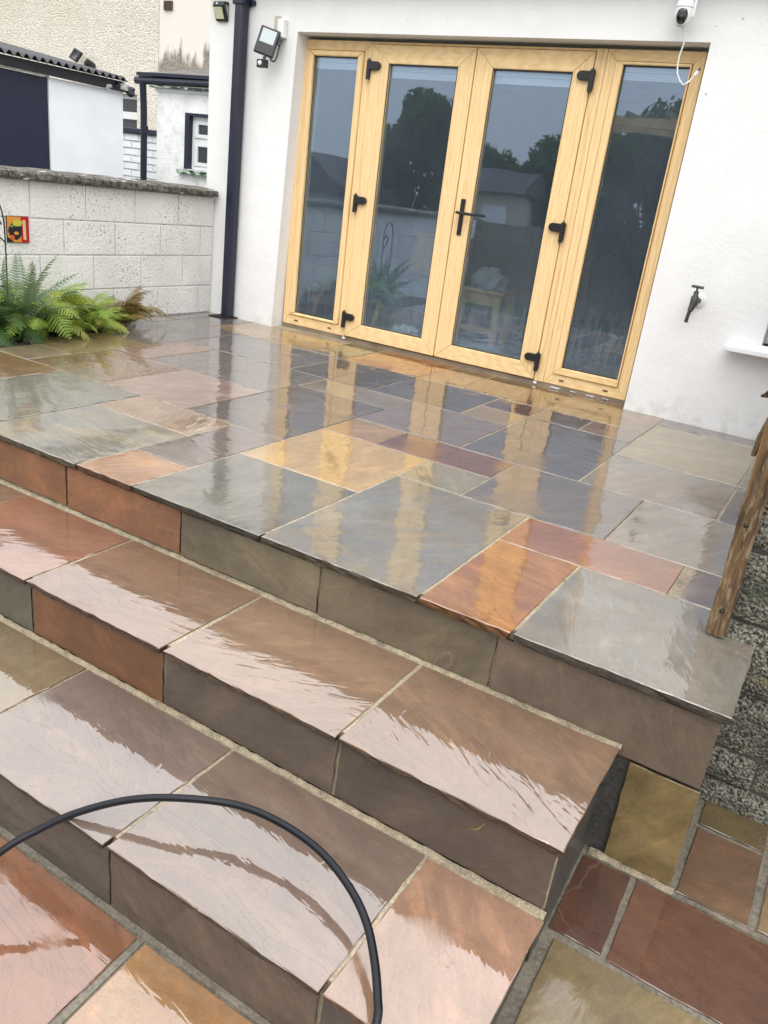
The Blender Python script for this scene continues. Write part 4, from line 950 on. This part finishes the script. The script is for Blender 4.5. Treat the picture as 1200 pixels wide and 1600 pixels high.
m = MB(); m.tube([(-5.41, ly - .06, 1.83), (-5.415, ly - .04, 1.60), (-5.43, ly - .02, 1.30), (-5.44, ly - .02, GZ)], .034, 12); m.tube([(-5.424, ly - .02, 1.36), (-5.426, ly - .02, 1.43)], .041, 12); at_part(m, 'downpipe', M['navy_plastic'], ext, smooth='auto')

by = 5.0
bw = thing('brick_wall', 'white painted brick wall between the shed and the extension', 'wall', (-6, by, GZ))
m = MB(); m.box(-7.0, -5.28, by + .005, by + .12, GZ, 1.362); at_part(m, 'wall_core', M['old_paint'], bw)
bm_ = MB(); bm_.box(-.1055, .1055, 0, .012, -.0305, .0305); proto = None
for r in range(8):
    z = 1.325 - r * .074
    for i in range(8):
        x = -5.395 - i * .222 - (.111 if r % 2 else 0)
        if x < -6.85: continue
        if proto is None: o = bm_.build('brick', M['white_paint'], None, bevel=.003); proto = o
        else: o = bpy.data.objects.new('brick', proto.data); C.objects.link(o)
        o.parent = bw; o.matrix_parent_inverse = Matrix.Translation(bw.location).inverted(); o.location = (x, by - .0075 + random.uniform(-.002, .002), z)
m = MB(); m.box(-7.0, -5.23, by - .04, by + .16, 1.363, 1.42); at_part(m, 'coping', M['navy_paint'], bw, bevel=.01)

py = 6.5
nh = thing('neighbour_house', 'tall cream pebbledashed house behind the shed', 'house', (-9, py, GZ))
nx0, nx1, nz0, nz1 = -8.15, -7.61, 1.36, 1.90
m = MB(); m.box(-16, nx0, py, py + .3, GZ, 4.3); m.box(nx0, nx1, py, py + .3, GZ, nz0); m.box(nx0, nx1, py, py + .3, nz1, 4.3); m.box(nx1, -7.232, py, py + .3, GZ, 4.3); at_part(m, 'wall', M['pebble'], nh)
m = MB(); m.box(-7.231, -6.0, py + .012, py + .3, GZ, 4.3); at_part(m, 'smooth_wall', M['pink_render'], nh)
m = MB(); mitred(m, nx0 + .002, nx1 - .002, nz0 + .002, nz1 - .002, .05, .05, .05, .05, py + .08, py + .14); m.box(nx0 + .052, nx1 - .052, py + .07, py + .138, 1.60, 1.69)
wd = at_part(m, 'window', M['white_plastic'], nh, bevel=.003)
for a, b in ((nz0 + .05, 1.60), (1.69, nz1 - .05)): m = MB(); m.box(nx0 + .05, nx1 - .05, py + .105, py + .112, a, b); o = m.build('pane', M['dark_glass'], wd)
m = MB(); m.add([(-16.3, py - .3, 4.3), (-5.8, py - .3, 4.3), (-8.5, py + 4, 5.9), (-16.3, py + 4, 5.9), (-16.3, py + 8.4, 4.3), (-5.8, py + 8.4, 4.3)], [(0, 1, 2, 3), (3, 2, 5, 4), (0, 3, 4), (1, 5, 2)]); at_part(m, 'roof', M['roof_tile'], nh)
p = at(262, 8, 1, py - .01); m = MB(); m.box(p.x - .07, p.x + .07, py - .012, py + .011, p.z - .05, p.z + .05)
for i in range(4): m.box(p.x - .06, p.x + .06, py - .018, py - .0125, p.z - .038 + i * .022, p.z - .028 + i * .022)
at_part(m, 'air_vent', M['brown_vent'], nh)
p = at(120, 87, 1, py - .15); nl = thing('wall_lamp', 'grey solar security lamp on the pebbledashed wall', 'wall light', (p.x, py, p.z))
q = Matrix.Translation((p.x, py - .16, p.z)) @ Euler((R_(-30), R_(14), R_(-18))).to_matrix().to_4x4()
m = MB(); m.box(-.13, .11, -.02, .02, -.075, .075); at_part(xf(m, q), 'lamp_housing', M['corrugated'], nl, bevel=.01)
m = MB(); m.box(-.105, .085, -.024, -.0205, -.055, .055); at_part(xf(m, q), 'lamp_lens', M['dark_glass'], nl)
m = MB(); m.tube([(p.x + .12, py - .10, p.z - .06), (p.x + .15, py - .001, p.z - .11)], [.05, .055], 10); at_part(m, 'sensor', M['corrugated'], nl, smooth='auto')

# ------------------------------------------------------------------ the garden behind the photographer, seen mirrored in the door glass
def tree(label, x, y, h, r, trunk_h, seed, nleaf=5200, leaf=.16, squash=1.0):
    rng = random.Random(seed); t = thing('garden_tree', label, 'tree', (x, y, GZ), 'trees at the end of the garden')
    m = MB(); top = Vector((x, y, GZ + h * .75)); m.tube([(x, y, GZ), (x + .05, y, GZ + trunk_h), top], [.16, .12, .03], 8)
    cl = []
    for i in range(26):
        a, el, k = rng.uniform(0, 6.28), rng.uniform(-.5, 1.4), rng.uniform(.35, 1)
        c = Vector((x + math.cos(a) * math.cos(el) * r * k, y + math.sin(a) * math.cos(el) * r * k, GZ + h - r * squash + math.sin(el) * r * squash * k)); cl.append((c, rng.uniform(.22, .42) * r))
        m.tube([(x, y, GZ + trunk_h + rng.uniform(0, .5)), c], [.04, .012], 5)
    at_part(m, 'trunk', M['bark'], t)
    m = MB()
    for i in range(nleaf):
        c, cr = cl[i % len(cl)]; d = Vector((rng.gauss(0, 1), rng.gauss(0, 1), rng.gauss(0, .8))).normalized() * cr * rng.uniform(.3, 1.05) ** .5
        p = c + d; a = Vector((rng.gauss(0, 1), rng.gauss(0, 1), rng.gauss(0, 1))).normalized(); b = a.orthogonal().normalized(); s_ = leaf * rng.uniform(.5, 1.1)
        m.add([p - a * s_, p + b * s_ * .5, p + a * s_, p - b * s_ * .5], [(0, 1, 2, 3)])
    me = bpy.data.meshes.new('crown'); me.from_pydata(m.v, [], m.f); me.materials.append(M['tree_leaf']); me.update()
    o = bpy.data.objects.new('crown', me); C.objects.link(o); o.parent = t; o.matrix_parent_inverse = Matrix.Translation(t.location).inverted()
tree('broad dark tree mirrored in the left door glass', -11.4, -14, 4.8, 1.55, .9, 21, 9000, .15, 1.35)
tree('rounded tree mirrored at the left of the right door glass', -8.3, -13.5, 3.6, 1.2, 0.5, 22, 7000, .14, 1.2)
tree('rounded tree mirrored at the right of the right door glass', -6.5, -13, 3.8, 1.3, 0.5, 23, 7000, .14, 1.2)
tree('tall leafy tree mirrored in the right sidelight', -2.9, -9, 5.0, 1.7, .8, 24, 9000, .13, 1.5)
tree('slim tree mirrored between the two door leaves', -10.0, -15, 3.2, .8, 1.0, 25, 2500)
gh = thing('garden_house', 'dark gabled outbuilding mirrored in the left sidelight', 'building', (-14, -12, GZ))
m = MB(); m.box(-18, -12.4, -16, -12, GZ, .9); at_part(m, 'wall', M['grey_render'], gh)
m = MB(); m.prism([(-18.4, .9), (-12.0, .9), (-13.6, 1.95), (-16.4, 1.95)], -16.2, -11.8, 1); at_part(m, 'roof', M['roof_tile'], gh)
bh = thing('bungalow', 'cream bungalow with grey roof mirrored in the right door glass', 'building', (-7.5, -11.5, GZ))
m = MB(); m.box(-8.0, -6.5, -12.2, -11, GZ, 1.45); at_part(m, 'wall', M['cream_render'], bh)
m = MB(); m.prism([(-12.4, 1.45), (-10.8, 1.45), (-11.6, 2.0)], -8.15, -6.35, 0); at_part(m, 'roof', M['roof_tile'], bh)
m = MB(); m.box(-7.4, -6.8, -10.99, -10.96, .3, 1.1); at_part(m, 'window', M['white_plastic'], bh)
fe = thing('garden_fence', 'brown board fence along the end of the garden', 'fence', (-3, -9.6, GZ))
bm_ = MB(); bm_.box(-.07, .07, -.01, .01, 0, 1.75); proto = None
for i in range(120):
    if proto is None: o = bm_.build('board', M['fence_wood']); proto = o
    else: o = bpy.data.objects.new('board', proto.data); C.objects.link(o)
    o.parent = fe; o.location = (-12 + i * .15, random.uniform(-.006, .006), 0)
pg = thing('pergola', 'timber pergola mirrored high in the right sidelight', 'pergola', (-2.4, -7, GZ))
for x in (-3.6, -.6):
    for y in (-7.0, -8.2): m = MB(); m.box(x - .05, x + .05, y - .05, y + .05, GZ, 2.70); at_part(m, 'post', M['fence_wood'], pg)
for y in (-7.0, -8.2): m = MB(); m.box(-3.9, -.3, y - .04, y + .04, 2.701, 2.86); at_part(m, 'beam', M['pine'], pg)
for i in range(6): m = MB(); x = -3.7 + i * .65; m.box(x - .03, x + .03, -8.5, -6.7, 2.861, 2.96); at_part(m, 'rafter', M['fence_wood'], pg)

# a stray straw lying across the nosing of the upper step
a, b = at(746, 1296, 2, TZ1 + .003), at(758, 1287, 2, TZ1 + .003)
m = MB(); m.tube([a + Vector((-.02, -.006, -.006)), a, b], [.0008, .0014, .0008], 5); o = m.build('straw', M['fern_old'], smooth=True); tag(o, 'tiny yellow straw lying across the edge of the upper step', 'straw')
